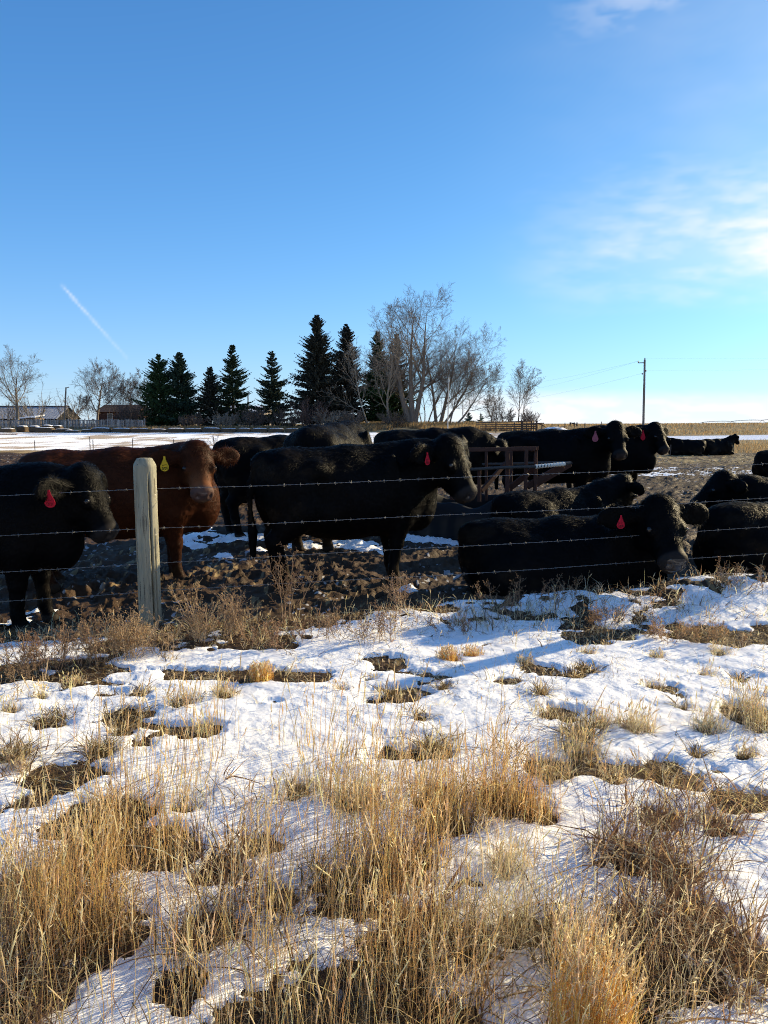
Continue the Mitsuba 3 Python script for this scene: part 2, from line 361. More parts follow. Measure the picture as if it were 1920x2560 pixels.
# ------------------------------------------------------------------ cattle: one skin per animal from a smooth blend of ellipsoids and tapered limbs
def surface_net(d, o, h):
    """Vertices and triangles of the zero set of the sampled distances d (nx, ny, nz)."""
    s = d < 0
    c = sum(s[i:s.shape[0] - 1 + i, j:s.shape[1] - 1 + j, k:s.shape[2] - 1 + k].astype(np.int8) for i in (0, 1) for j in (0, 1) for k in (0, 1))
    cells = np.argwhere((c > 0) & (c < 8))
    acc, cnt = np.zeros((len(cells), 3)), np.zeros(len(cells))
    corner = np.array([[i, j, k] for i in (0, 1) for j in (0, 1) for k in (0, 1)])
    val = np.stack([d[tuple((cells + q).T)] for q in corner], 1)
    for a in range(8):
        for b in range(a + 1, 8):
            if np.abs(corner[a] - corner[b]).sum() != 1: continue
            m = (val[:, a] < 0) != (val[:, b] < 0)
            t = val[m, a] / (val[m, a] - val[m, b])
            acc[m] += corner[a] + t[:, None] * (corner[b] - corner[a]); cnt[m] += 1
    v = o + h * (cells + acc / cnt[:, None])
    idx = np.full(c.shape, -1, np.int32); idx[tuple(cells.T)] = np.arange(len(cells))
    quads = []
    for ax in range(3):
        a, b = [x for x in range(3) if x != ax]
        sl0, sl1 = [slice(1, -1)] * 3, [slice(1, -1)] * 3
        sl0[ax], sl1[ax] = slice(0, -1), slice(1, None)
        s0, s1 = s[tuple(sl0)], s[tuple(sl1)]
        e = np.argwhere(s0 != s1)
        inside = s0[tuple(e.T)]
        e = e + 1; e[:, ax] -= 1
        def cell(da, db):
            q = e.copy(); q[:, a] -= da; q[:, b] -= db
            return idx[tuple(q.T)]
        q = np.stack([cell(1, 1), cell(0, 1), cell(0, 0), cell(1, 0)], 1)
        flip = inside if ax != 1 else ~inside
        q = np.where(flip[:, None], q, q[:, ::-1])
        quads.append(q)
    q = np.vstack(quads)
    return v, np.vstack([q[:, [0, 1, 2]], q[:, [0, 2, 3]]])


class Skin:
    def __init__(s, lo, hi, h):
        s.o, s.h = np.array(lo, float), h
        s.n = np.ceil((np.array(hi) - s.o) / h).astype(int) + 1
        s.d = np.full(s.n, .5)

    def blend(s, lo, hi, fn, k, cut=False):
        a = np.clip(np.floor((lo - k - s.o) / s.h).astype(int) - 1, 0, s.n - 1)
        b = np.clip(np.ceil((hi + k - s.o) / s.h).astype(int) + 2, 1, s.n)
        if (b <= a).any(): return
        g = np.stack(np.meshgrid(*[s.o[i] + s.h * np.arange(a[i], b[i]) for i in range(3)], indexing='ij'), -1)
        e, sl = fn(g), tuple(slice(x, y) for x, y in zip(a, b))
        old = s.d[sl]
        if cut: old, e = -old, e
        hh = np.maximum(k - np.abs(old - e), 0) / k
        new = np.minimum(old, e) - hh * hh * k / 4
        s.d[sl] = -new if cut else new

    def ell(s, c, r, R=None, k=.06, cut=False):
        c, r = np.array(c, float), np.array(r, float)
        R = np.eye(3) if R is None else np.asarray(R, float)     # rows: the axes
        ext = np.sqrt(((R * r[:, None]) ** 2).sum(0))
        def fn(g):
            q = (g - c) @ R.T
            k0 = np.linalg.norm(q / r, axis=-1); k1 = np.linalg.norm(q / r ** 2, axis=-1)
            return k0 * (k0 - 1) / np.maximum(k1, 1e-9)
        s.blend(c - ext, c + ext, fn, k, cut)

    def limb(s, a, b, ra, rb, k=.05, sy=1.0, cut=False):
        a, b = np.array(a, float), np.array(b, float)
        m = max(ra, rb); ba = b - a
        def fn(g):
            q = g - a
            t = np.clip((q @ ba) / (ba @ ba), 0, 1)
            w = q - t[..., None] * ba
            if sy != 1: w = w * [1, 1 / sy, 1]
            return (np.linalg.norm(w, axis=-1) - (ra + (rb - ra) * t)) * min(1, sy)
        s.blend(np.minimum(a, b) - m * max(1, sy), np.maximum(a, b) + m * max(1, sy), fn, k, cut)


def unit(v): return np.asarray(v, float) / np.linalg.norm(v)


BLACK, RED = (.0016, .0016, .0023), (.055, .0165, .0065)


def cattle(label, x, y, heading, scale=1.0, lying=False, P=None, head=(0, 55), hs=1.0, color=BLACK, tag=None, h=.016, hairs=0, legs=None, group=None, z0=0.0, seed=0, name='cow', tail=True, bend=0.0, tagn=None, flat=1.0):
    """x, y: where its middle stands; heading: degrees from +x; P: the poll in its own frame; head: (turn, nose-down tilt) in degrees against the body."""
    rg = np.random.default_rng(seed + 100)
    P = np.array(P if P is not None else ((.98, 0, .80) if lying else (.95, 0, 1.22)), float)
    turn, tilt = math.radians(head[0]), math.radians(head[1])
    Rz = np.array([[math.cos(turn), math.sin(turn), 0], [-math.sin(turn), math.cos(turn), 0], [0, 0, 1]])   # rows: turned axes
    hx = np.array([math.cos(tilt), 0, -math.sin(tilt)]) @ Rz
    hy = np.array([0, 1.0, 0]) @ Rz
    hz = np.cross(hx, hy)
    H = np.array([hx, hy, hz])
    hp = lambda a, b, c: P + hs * (np.array([a, b, c]) @ H)
    S = Skin([-1.05, -.85, -.03], [1.75, .85, 1.5], h)
    dz = -.49 if lying else 0.0
    w = 1.1 if lying else 1.0
    # trunk
    S.ell((-.02, 0, .87 + dz * 1.0), (.76, .335 * w, .39 if not lying else .37), k=.05)
    S.ell((-.0, 0, .745 + dz), (.60, .31 * w, .30), k=.12)
    S.ell((-.55, 0, .98 + dz), (.33, .275 * w, .29), k=.12)
    S.ell((.46, 0, .86 + dz), (.34, .29 * w, .42), k=.12)
    S.ell((.74, 0, .72 + dz), (.17, .17, .25), k=.12)
    S.limb((-.74, 0, 1.14 + dz), (.0, 0, 1.175 + dz), .085, .09, k=.12, sy=1.3)
    S.limb((.0, 0, 1.175 + dz), (.55, 0, 1.20 + dz), .09, .10, k=.12, sy=1.1)
    S.ell((-.78, 0, 1.15 + dz), (.09, .06, .07), k=.08)
    for s in (-1, 1): S.ell((-.36, s * .24, 1.09 + dz), (.10, .06, .06), k=.1)
    for s in (-1, 1):
        S.ell((-.30, s * (.37 * w), .86 + dz), (.10, .07, .14), k=.10, cut=True)
        S.ell((.34, s * .275 * w, 1.0 + dz), (.07, .05, .22), k=.10)
        S.ell((-.66, s * .20, 1.08 + dz), (.08, .06, .06), k=.08)
    # neck
    nb = np.array([.56, 0, 1.0 + dz]); nh = hp(.02, 0, -.07)
    mid = .5 * nb + .5 * nh + [0, .0, .03]
    S.limb(nb, mid, .27, .205, k=.12, sy=.78)
    S.limb(mid, nh, .205, .135, k=.10, sy=.85)
    S.limb(nb + [.12, 0, -.18], .6 * nb + .4 * nh + [.05, 0, -.16], .17, .10, k=.12, sy=.6)
    # head
    S.ell(hp(.07, 0, -.03), hs * np.array([.155, .138, .135]), H, k=.06)
    S.limb(hp(.12, 0, -.035), hp(.355, 0, -.045), .118 * hs, .085 * hs, k=.05)
    S.ell(hp(.385, 0, -.045), hs * np.array([.066, .100, .078]), H, k=.04)
    S.limb(hp(.06, 0, -.165), hp(.34, 0, -.115), .085 * hs, .05 * hs, k=.05)
    S.ell(hp(.385, 0, -.115), hs * np.array([.05, .060, .032]), H, k=.025)
    for s in (-1, 1):
        S.ell(hp(.10, s * .085, -.115), hs * np.array([.12, .048, .11]), H, k=.05)
        S.ell(hp(.165, s * .112, .02), hs * np.array([.055, .024, .034]), H, k=.045)
        S.ell(hp(.440, s * .055, -.012), hs * np.array([.026, .020, .022]), H, k=.012, cut=True)
    S.ell(hp(-.01, 0, .05), hs * np.array([.085, .10, .07]), H, k=.08)
    # ears: out to the sides, a little drooping, hollow side forward
    fwd = unit([hx[0], hx[1], 0.05])
    ears = []
    for s in (-1, 1):
        e = unit(s * hy * 1.0 - .18 * fwd + np.array([0, 0, -.10 if s * 1 == -1 else -.02]))
        n = unit(fwd - e * (fwd @ e)); b = np.cross(n, e)
        c = hp(.015, s * .115, -.01)
        E = np.array([e, b, n])
        S.limb(c, c + e * .08 * hs, .042 * hs, .036 * hs, k=.03)
        S.ell(c + e * .165 * hs, hs * np.array([.140, .080, max(.024, 1.5 * h)]), E, k=.03)
        if h < .019: S.ell(c + e * .175 * hs + n * .034 * hs, hs * np.array([.085, .043, .020]), E, k=.015, cut=True)
        ears.append((c + e * .15 * hs, e, n, b))
    # legs
    if not lying:
        L = legs or {}
        for i, s in enumerate((-1, 1)):
            fx = L.get('front', (0, 0))[i]; bx = L.get('hind', (0, 0))[i]
            S.ell((.48, s * .17, .82), (.16, .10, .26), k=.10)
            S.limb((.47, s * .17, .66), (.46 + fx * .5, s * .165, .40), .125, .068, k=.06)
            S.limb((.46 + fx * .5, s * .165, .40), (.455 + fx * .9, s * .165, .15), .060, .049, k=.03)
            S.ell((.465 + fx * .5, s * .165, .385), (.062, .058, .06), k=.03)
            S.limb((.455 + fx * .9, s * .165, .15), (.475 + fx, s * .165, .06), .050, .052, k=.02)
            S.limb((.475 + fx, s * .165, .05), (.50 + fx, s * .165, .025), .056, .060, k=.02)
            S.ell((-.60, s * .175, .84), (.20, .12, .33), k=.10)
            S.limb((-.50, s * .19, .72), (-.70 + bx * .5, s * .165, .47), .15, .078, k=.07)
            S.limb((-.71 + bx * .5, s * .165, .49), (-.66 + bx * .9, s * .165, .17), .066, .052, k=.03)
            S.ell((-.735 + bx * .5, s * .165, .49), (.05, .045, .06), k=.03)
            S.limb((-.66 + bx * .9, s * .165, .17), (-.63 + bx, s * .165, .06), .050, .052, k=.02)
            S.limb((-.63 + bx, s * .165, .05), (-.60 + bx, s * .165, .025), .056, .060, k=.02)
        if tail:
            t = [(-.83, 0, 1.15), (-.90, .0, .98), (-.90, .01, .72), (-.88, .02, .55), (-.88, .02, .34)]
            for a, b, ra, rb in zip(t, t[1:], (.035, .026, .024, .04), (.026, .022, .036, .03)): S.limb(a, b, ra, rb, k=.02)
    else:
        for s in (-1, 1):
            S.ell((.50, s * .22, .36), (.20, .12, .24), k=.10)
            S.limb((.44, s * .27, .20), (.72, s * .26, .10), .10, .065, k=.05)
            S.limb((.72, s * .26, .09), (.44, s * .30, .055), .058, .048, k=.03)
            S.ell((-.42, s * .30, .30), (.32, .14, .25), k=.10)
            S.limb((-.14, s * .38, .20), (-.52, s * .40, .11), .11, .07, k=.05)
            S.limb((-.52, s * .40, .09), (-.20, s * .44, .06), .06, .05, k=.03)
        S.ell((0, 0, .22), (.70, .36, .24), k=.12)
        if tail:
            for a, b in zip([(-.80, 0, .62), (-.84, -.12, .35), (-.72, -.36, .10)], [(-.84, -.12, .35), (-.72, -.36, .10), (-.40, -.50, .05)]): S.limb(a, b, .024, .022, k=.02)
    v, f = surface_net(S.d, S.o, h)
    m = trimesh.Trimesh(v, f, process=False)
    body = np.array(trimesh.smoothing.filter_taubin(m, iterations=4).vertices)
    nrm = meshkit.arrays((body, f), True)[2]
    loc = (body - P) @ H.T / hs                        # in the head's own frame
    onhead = sst(-.12, .02, loc[:, 0]) * sst(.19, .15, np.abs(loc[:, 1])) * sst(-.22, -.17, loc[:, 2]) * (loc[:, 0] < .52)
    shag = .012 * (N3(body, 26, 3, seed) - .5) + .014 * (N3(body * [1, 1, .5], 11, 2, seed + 1) - .5)
    muz = sst(.345, .375, loc[:, 0]) * onhead
    body = body + nrm * (shag * (1 - .75 * sst(.2, .34, loc[:, 0]) * onhead))[:, None]
    # colour of the hide itself: darker legs and muzzle, dried mud on the hindquarters
    col = np.tile(np.array(color, float), (len(body), 1))
    col *= (.8 + .45 * N3(body, 7, 3, seed + 2))[:, None]
    if color != BLACK:
        face = onhead * sst(.16, .32, loc[:, 0])
        col = col * (1 - face[:, None]) + face[:, None] * np.array([.16, .062, .026])
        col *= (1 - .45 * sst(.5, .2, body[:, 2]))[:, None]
    dirt = sst(.52, .7, N3(body, 5.5, 4, seed + 3)) * sst(.0, -.75, body[:, 0]) * .35 + sst(.5, .7, N3(body, 9, 3, seed + 4)) * sst(.45, .05, body[:, 2]) * .7
    col = col * (1 - dirt[:, None]) + dirt[:, None] * np.array([.040, .026, .014])
    col = col * (1 - muz[:, None]) + muz[:, None] * np.array([.018, .016, .016] if color == BLACK else [.10, .06, .05])
    hoof = sst(.075, .055, body[:, 2]) if not lying else 0 * body[:, 2]
    col = col * (1 - hoof[:, None]) + hoof[:, None] * np.array([.03, .025, .02])
    a = math.radians(heading)
    W = np.array([[math.cos(a), math.sin(a), 0], [-math.sin(a), math.cos(a), 0], [0, 0, 1]])
    org = np.array([x, y, gz(x, y) + z0])
    wd = lambda q: org + scale * (np.asarray(q) @ W)
    key = thing(name, label, 'cow', group)
    put(key + '__body', (wd(body), f), 'coat', col, True)
    # eyes, wet nose pad
    ball = trimesh.creation.icosphere(2, .021 * hs)
    for s in (-1, 1):
        put(key + '__eye', (wd(ball.vertices + hp(.175, s * .128, .03)), ball.faces), 'gloss', (.006, .005, .005), True)
    pad = (loc[:, 0] > .405) & (loc[:, 2] > -.075) & (loc[:, 2] < .03) & (np.abs(loc[:, 1]) < .075)
    pf = f[pad[f].all(1)]
    if len(pf):
        used = np.unique(pf); re = np.zeros(len(body), int); re[used] = np.arange(len(used))
        put(key + '__nose', (wd(body[used] + nrm[used] * .003), re[pf]), 'gloss', (.028, .025, .026) if color == BLACK else (.09, .055, .05), True)
    # winter coat: short hairs lying back along the body, curled on the forehead
    if hairs:
        hairs = int(hairs * 1.7); tri = body[f]; ar = np.linalg.norm(np.cross(tri[:, 1] - tri[:, 0], tri[:, 2] - tri[:, 0]), axis=1)
        pick = rg.choice(len(f), hairs, p=ar / ar.sum())
        q = rg.random((hairs, 2)); q = np.where(q.sum(1, keepdims=True) > 1, 1 - q, q)
        p0 = tri[pick, 0] + q[:, :1] * (tri[pick, 1] - tri[pick, 0]) + q[:, 1:] * (tri[pick, 2] - tri[pick, 0])
        n0 = unit_rows(nrm[f[pick]].mean(1))
        hl = (p0 - P) @ H.T / hs
        hd = (np.linalg.norm(hl - [.2, 0, -.05], axis=1) < .42) & (hl[:, 0] > -.08)
        ok = ~(hd & (hl[:, 0] > .31)) & (p0[:, 2] > .07)
        p0, n0, hl, hd, pick = p0[ok], n0[ok], hl[ok], hd[ok], pick[ok]
        k = len(p0)
        flow = np.array([-.75, 0, -.65]) + .5 * (np.stack([N3(p0, 5, 2, 41), N3(p0, 5, 2, 42), N3(p0, 5, 2, 43)], 1) * 2 - 1) + rg.normal(0, .22, (k, 3))
        curl = (np.stack([N3(p0, 13, 2, 51), N3(p0, 13, 2, 52), N3(p0, 13, 2, 53)], 1) * 2 - 1) * 1.6 + hx * .25 + rg.normal(0, .25, (k, 3))
        flow = np.where(hd[:, None], curl, flow)
        flow = unit_rows(flow - n0 * (flow * n0).sum(1, keepdims=True))
        ln = np.where(hd, rg.uniform(.012, .026, k), rg.uniform(.016, .034, k)) * (1 + .8 * ((hl[:, 0] < .06) & hd))
        ln *= np.where(p0[:, 2] > 1.1 + dz, 1.35, 1.0) * np.where(p0[:, 2] < .4 * (not lying), .55, 1)
        tip = p0 + flow * (ln * .95)[:, None] + n0 * (ln * np.where(hd, .32, .17))[:, None]
        side = unit_rows(np.cross(flow, n0) + rg.normal(0, .3, (k, 3))) * rg.uniform(.0009, .0017, (k, 1))
        vv = np.stack([p0 - side, p0 + side, tip], 1).reshape(-1, 3)
        cc = np.repeat(col[f[pick, 0]] * rg.uniform(.5, 1.1, (k, 1)), 3, axis=0)
        hn = unit_rows((unit_rows(n0 + .45 * flow * 0 + rg.normal(0, .20, (k, 3)))) @ W)
        hk = key + '__hair'
        path = meshkit.write_ply((wd(vv), np.arange(3 * k).reshape(-1, 3)), False, None, cc, normals=np.repeat(hn, 3, axis=0))
        scene[hk] = {'type': 'ply', 'filename': path, 'face_normals': False, 'bsdf': {'type': 'ref', 'id': 'fur'}}
        labels[hk] = {'kind': 'stuff'}
    if tag:
        s, tc, what, sz = tag
        c, e, n, b = ears[0 if s < 0 else 1]
        nn = unit(n + np.array([0, 0, .1])) if tagn is None else unit(np.array(tagn) @ W.T)
        up = unit(np.array([.0, 0, 1.0]) - nn * nn[2]); sd = np.cross(up, nn)
        th = np.linspace(0, 2 * np.pi, 25)[:-1]
        o2 = [(.036 * math.sin(t) * (1 if math.cos(t) < .35 else .82), .042 * math.cos(t)) for t in th if math.cos(t) < .75]
        o2 = [(-.008, .085), (-.010, .062), (-.024, .040)][::-1] + [] + o2
        from shapely.geometry import Polygon, MultiPoint
        from shapely.ops import unary_union
        disc = Polygon([(.036 * math.sin(t) * (1 - .12 * math.cos(t)), .040 * math.cos(t)) for t in th])
        neck = Polygon([(-.033, .012), (.033, .012), (.009, .066), (.008, .088), (-.008, .088), (-.009, .066)])
        pl = trimesh.creation.extrude_polygon(unary_union([disc, neck]), .003, engine='earcut')
        q = np.array(pl.vertices) * [sz, sz, 1]
        q[:, 2] += .012 * np.sin(q[:, 1] * 14)
        c0 = c + nn * (.03 if tagn is None else .085) - up * (.075 if tagn is None else .085) * sz
        tv = c0 + q[:, :1] * sd + q[:, 1:2] * up + q[:, 2:] * nn
        tk = put(key + '__ear_tag', (wd(tv), pl.faces), 'matte', tc, label=what)
        if hairs >= 80000:       # the marker strokes on the tag, too small to read
            st = []
            for x0, y0, x1, y1 in [(-.022, .012, .02, .016), (-.02, -.004, -.02, -.022), (-.02, -.004, -.008, -.006), (-.02, -.022, -.009, -.024), (-.008, -.006, -.009, -.024), (-.002, -.004, -.004, -.024), (.002, -.006, .012, -.008), (.002, -.024, .012, -.024), (.012, -.008, .012, -.024), (.018, -.004, .022, -.024)]:
                aa, bb = np.array([x0, y0]) * sz, np.array([x1, y1]) * sz
                dd = (bb - aa) / np.linalg.norm(bb - aa); pp = np.array([-dd[1], dd[0]]) * .0022
                quad = np.array([aa - pp, aa + pp, bb + pp, bb - pp])
                zz_ = .0045 + .012 * np.sin(quad[:, 1] * 14)
                st.append((c0 + quad[:, :1] * sd + quad[:, 1:2] * up + zz_[:, None] * nn, np.array([[0, 2, 1], [0, 3, 2]])))
            V, Fc = join(st)
            put(key + '__ear_tag__marking', (wd(V), Fc), 'matte', (.02, .02, .015) if 'yellow' in what else (.12, .01, .015))
    return key


def unit_rows(v): return v / (np.linalg.norm(v, axis=1, keepdims=True) + 1e-12)


TAG_RED, TAG_PINK, TAG_YELLOW = (.42, .012, .03), (.36, .10, .13), (.66, .42, .03)

tow = (0, -1, .05)
cattle('black cow with curly forehead cut off by the left edge, standing at the fence', -3.17, 5.58, 0, .955, P=(.92, -.02, 1.19), head=(-10, 56), hs=1.16, tag=(-1, TAG_RED, 'red ear tag', 1.05), h=.014, hairs=90000, seed=1, legs={'front': (-.02, .05)}, tagn=(.1, -1, .0))
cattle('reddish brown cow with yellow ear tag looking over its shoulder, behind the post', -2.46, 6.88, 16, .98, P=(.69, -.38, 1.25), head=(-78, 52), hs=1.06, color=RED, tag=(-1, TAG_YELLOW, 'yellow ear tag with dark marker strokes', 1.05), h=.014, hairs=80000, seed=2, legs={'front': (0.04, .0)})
cattle('big black bull with red ear tag standing broadside in the middle of the picture', -.34, 6.66, 24, .98, P=(.91, -.24, 1.26), head=(-62, 54), hs=1.2, tag=(-1, TAG_RED, 'dark red ear tag', .9), h=.014, hairs=110000, seed=3, legs={'front': (-.06, .06), 'hind': (-.05, .10)}, name='bull')
cattle('black cow seen from behind between the reddish brown cow and the big bull', -1.37, 9.72, 30, 1.0, h=.018, hairs=30000, seed=4, P=(.95, 0, 1.1))
cattle('black cow whose humped back shows above the big bull', -.62, 9.05, 74, 1.13, h=.020, hairs=26000, seed=5, P=(.95, .1, .95), head=(20, 60))
cattle('long backed black cow feeding behind the metal frame feeder', .78, 11.55, 8, 1.06, P=(.96, -.05, 1.02), head=(-16, 62), h=.018, hairs=30000, seed=6)
cattle('black cow barely showing left of the pink tagged cow, lying far back', 4.1, 22.0, 5, 1.0, lying=True, h=.026, seed=7)
cattle('black cow with pink ear tag and both ears spread, standing right of the feeder', 2.82, 12.45, -10, 1.04, P=(.92, -.30, 1.30), head=(-74, 50), hs=1.15, tag=(-1, TAG_PINK, 'pink ear tag', 1.3), h=.017, hairs=40000, seed=8)
cattle('black cow with red ear tag standing behind the pink tagged cow, legs in view', 4.42, 14.7, -38, 1.05, P=(.84, .06, 1.28), head=(-22, 50), hs=1.12, tag=(-1, TAG_RED, 'red ear tag', 1.4), h=.018, hairs=30000, seed=9)
cattle('black cow lying far off on the snowy edge, facing left', 13.9, 34.0, 172, .92, lying=True, h=.03, seed=10)
cattle('black cow lying far off on the snowy edge, facing right', 15.5, 34.6, 8, .95, lying=True, h=.03, seed=11, P=(.95, 0, .92))
cattle('black cow lying beside the feeder behind the lying red tagged cow', 2.02, 8.55, 22, .98, lying=True, P=(.86, -.06, .84), head=(10, 62), h=.016, hairs=50000, seed=12, tag=(-1, TAG_PINK, 'pale pink ear tag', .9))
cattle('black cow with red ear tag lying behind the snow bank, face turned to the camera', 1.56, 6.46, 2, 1.03, lying=True, P=(.64, -.46, .90), head=(-84, 46), hs=1.15, tag=(-1, TAG_RED, 'bright red ear tag', .85), h=.014, hairs=90000, seed=13, z0=-.13)
cattle('black cow lying at the right edge with its head turned left', 4.95, 8.4, 178, 1.08, lying=True, P=(.98, 0, .80), head=(0, 36), h=.016, hairs=50000, seed=14)
cattle('black cow lying nearest at the right edge with a sunlit back', 3.80, 6.95, 16, 1.02, lying=True, h=.016, hairs=60000, seed=15)
cattle('black cow lying at the right edge farther back than the others', 10.3, 19.0, 15, 1.0, lying=True, h=.026, seed=16)
cattle('black cow with pale pink ear tag lying behind the reddish brown cow', -3.15, 13.6, -50, 1.0, lying=True, P=(.95, 0, .86), head=(-20, 60), tag=(-1, TAG_PINK, 'pale pink ear tag', 1.3), h=.02, hairs=12000, seed=17)
# ==== end of cattle


# ------------------------------------------------------------------ the barbed wire fence along the verge
def fence_at(u, v):
    x = -1.0
    for _ in range(30): x = (u - 960) / F * fence_y(x) * (math.cos(PITCH) ** -1) / 1.0 if False else at(u, v, fence_y(x))[0]
    return at(u, v, fence_y(x))


FN = thing('barbed_wire_fence', 'barbed wire fence with a chamfered grey timber post crossing the picture', 'fence')
WL, WR = (1240, 1342, 1434, 1507, 1592), (1162, 1250, 1323, 1390, 1459)
POSTS = (-6.75, -1.715, 3.33, 8.4)


def post_mesh(px, seed):
    A, Z = 144, 190
    ph = np.linspace(0, 2 * np.pi, A, endpoint=False)
    zz = np.concatenate([np.linspace(-.15, 1.155, Z - 6), [1.165, 1.18, 1.20, 1.214, 1.215, 1.215]])
    rad = np.concatenate([np.full(Z - 6, .079), [.078, .071, .060, .052, .03, .0]])
    pg, zg = np.meshgrid(ph, zz)
    r = rad[:, None] * (1 + .03 * (meshkit.fbm(np.stack([np.cos(pg) * 1.5, np.sin(pg) * 1.5, zg * 2.2 + seed], -1), 3, 5) - .5))
    # square-ish crown as cut by a saw
    sq = 1 / np.maximum(np.abs(np.cos(pg * 4 - .3)), .0) if False else 1
    for p0, dep, wd, z0, z1, fr in ((math.radians(38), .038, .065, -.2, 1.13, 1.3), (math.radians(60), .02, .04, -.2, .75, 2.1), (math.radians(-50), .008, .025, -.2, 1.0, 1.7), (math.radians(8), .006, .022, .1, .9, 1.1), (math.radians(-20), .005, .02, .4, 1.12, 1.9)):
        pc = p0 + .16 * (meshkit.fbm(np.stack([zg * fr, zg * 0, zg * 0 + seed], -1), 3, 8) - .5)
        dd = (pg - pc + np.pi) % (2 * np.pi) - np.pi
        r = r - dep * np.exp(-(dd / wd) ** 2) * sst(z0, z0 + .1, zg) * sst(z1, z1 - .15, zg) * (rad[:, None] > .075)
    r = np.maximum(r, 0)
    x = r * np.sin(pg); y = -r * np.cos(pg)
    v = np.stack([px + x + .01 * zg * 0, fence_y(px) + y, gz(px, fence_y(px)) + zg], -1).reshape(-1, 3)
    i = np.arange(Z * A).reshape(Z, A)
    q = np.stack([i[:-1], np.roll(i[:-1], -1, 1), np.roll(i[1:], -1, 1), i[1:]], -1).reshape(-1, 4)
    return v, q


for n, px in enumerate(POSTS):
    put(FN + '__post', post_mesh(px, n * 3.1), 'post_wood', smooth=True)
for k in range(5):
    a, b = fence_at(0, WL[k]), fence_at(1900, WR[k])
    s = (b[2] - a[2]) / (b[0] - a[0])
    xs = np.arange(-6.75, 8.4, .0085)
    i = np.searchsorted(POSTS, xs).clip(1, 3); x0 = np.array(POSTS)[i - 1]; x1 = np.array(POSTS)[i]
    sag = .012 * (4 * (xs - x0) * (x1 - xs) / (x1 - x0) ** 2)
    zc = a[2] + s * (xs - a[0]) - sag + .004 * np.sin(xs * 2.1 + k)
    yc = fence_y(xs) + .084
    ang = xs / .085 * 2 * np.pi
    P = np.stack([np.stack([xs, yc + .0017 * np.cos(ang + o), zc + .0017 * np.sin(ang + o)], -1) for o in (0, np.pi)])
    parts = [tubes(P, np.full(P.shape[:2], .0012), 4)]
    rb = np.random.default_rng(70 + k)
    bx = np.arange(-4.5, 5.5, .125) + rb.uniform(-.01, .01, 80)
    bz, by = np.interp(bx, xs, zc), fence_y(bx) + .084
    for q in range(2):
        th = rb.uniform(0, np.pi, len(bx)); d = np.stack([rb.uniform(-.3, .3, len(bx)), np.cos(th), np.sin(th)], -1) * .016
        c = np.stack([bx + q * .008, by, bz], -1)
        parts.append(tubes(np.stack([c - d, c, c + d], 1), np.tile([.0005, .0010, .0005], (len(bx), 1)), 3))
        th = np.linspace(0, 2 * np.pi, 7)
        ringp = np.stack([bx[:, None] + q * .008 + .006 * th / 6.28, by[:, None] + .004 * np.cos(th), bz[:, None] + .004 * np.sin(th)], -1)
        parts.append(tubes(ringp, np.full(ringp.shape[:2], .0010), 3))
    put(FN + '__wire', join(parts), 'metal', (.25, .25, .25), True)

for px in POSTS[1:3]:
    for k in range(5):
        a, b = fence_at(0, WL[k]), fence_at(1900, WR[k]); zc = a[2] + (b[2] - a[2]) / (b[0] - a[0]) * (px - a[0])
        ph = np.linspace(math.radians(48), math.radians(178), 14); rr = .0815
        p = np.stack([px + rr * np.sin(ph), fence_y(px) - rr * np.cos(ph), zc - .035 + .035 * sst(.8, 2.6, ph)], -1)
        put(FN + '__tie_wire', tubes(p[None], np.full((1, 14), .0014), 4), 'metal', (.30, .29, .28), True)

# ------------------------------------------------------------------ the feeder in the yard
FD = thing('cattle_feeder', 'brown metal frame feeder standing in a low black rubber tub', 'feeder')
ry = 9.75; TC = np.array([1.18, 9.95])
A, R_ = 96, 1
th = np.linspace(0, 2 * np.pi, A, endpoint=False)
prof = [(.78, -.05), (.82, .08), (.82, .24), (.80, .38), (.755, .47), (.70, .485), (.655, .46), (.66, .36), (.70, .2), (.70, .10), (.0, .09)]
tv = []
for j, (r0, z0) in enumerate(prof):
    wv = .035 * np.sin(th * 5 + 1.0) * sst(.2, .45, np.array(z0)) + .03 * np.sin(th * 9 + .3) * sst(.3, .47, np.array(z0))
    rr = r0 * (1 + .015 * np.sin(th * 7 + j))
    tv.append(np.stack([TC[0] + rr * np.cos(th), TC[1] + rr * np.sin(th), z0 + wv * (.5 if j in (3, 7) else 1)], -1))
tv = np.vstack(tv); i = np.arange(len(prof) * A).reshape(len(prof), A)
q = np.stack([i[:-1], np.roll(i[:-1], -1, 1), np.roll(i[1:], -1, 1), i[1:]], -1).reshape(-1, 4)
tc = np.array([.016, .017, .019]) * (1 + .5 * N3(tv, 9, 3, 3)[:, None]) + np.array([.05, .033, .018]) * sst(.48, .66, N3(tv, 6, 4, 6))[:, None] * sst(.45, .2, tv[:, 2])[:, None]
tv[:, 2] += gz(*TC)
put(FD + '__tub', (tv, q), 'coat', tc, True, label='low black rubber tub with a wavy rim')
RUST, PIPE, TAPE = (.075, .038, .029), (.07, .068, .066), (.72, .70, .62)
zt = at(1240, 1122, 9.6)[2]
def beam(part, a, b, w, hgt, c=RUST): put(FD + '__' + part, bar(a, b, w, hgt), 'matte', c, False)
beam('top_rail', at(1120, 1126, 9.45), at(1342, 1121, 9.45), .05, .05)
beam('top_rail', at(1342, 1121, 9.46), at(1330, 1124, 10.4), .045, .05)
beam('top_rail', at(1150, 1124, 10.42), at(1330, 1124, 10.42), .045, .045)
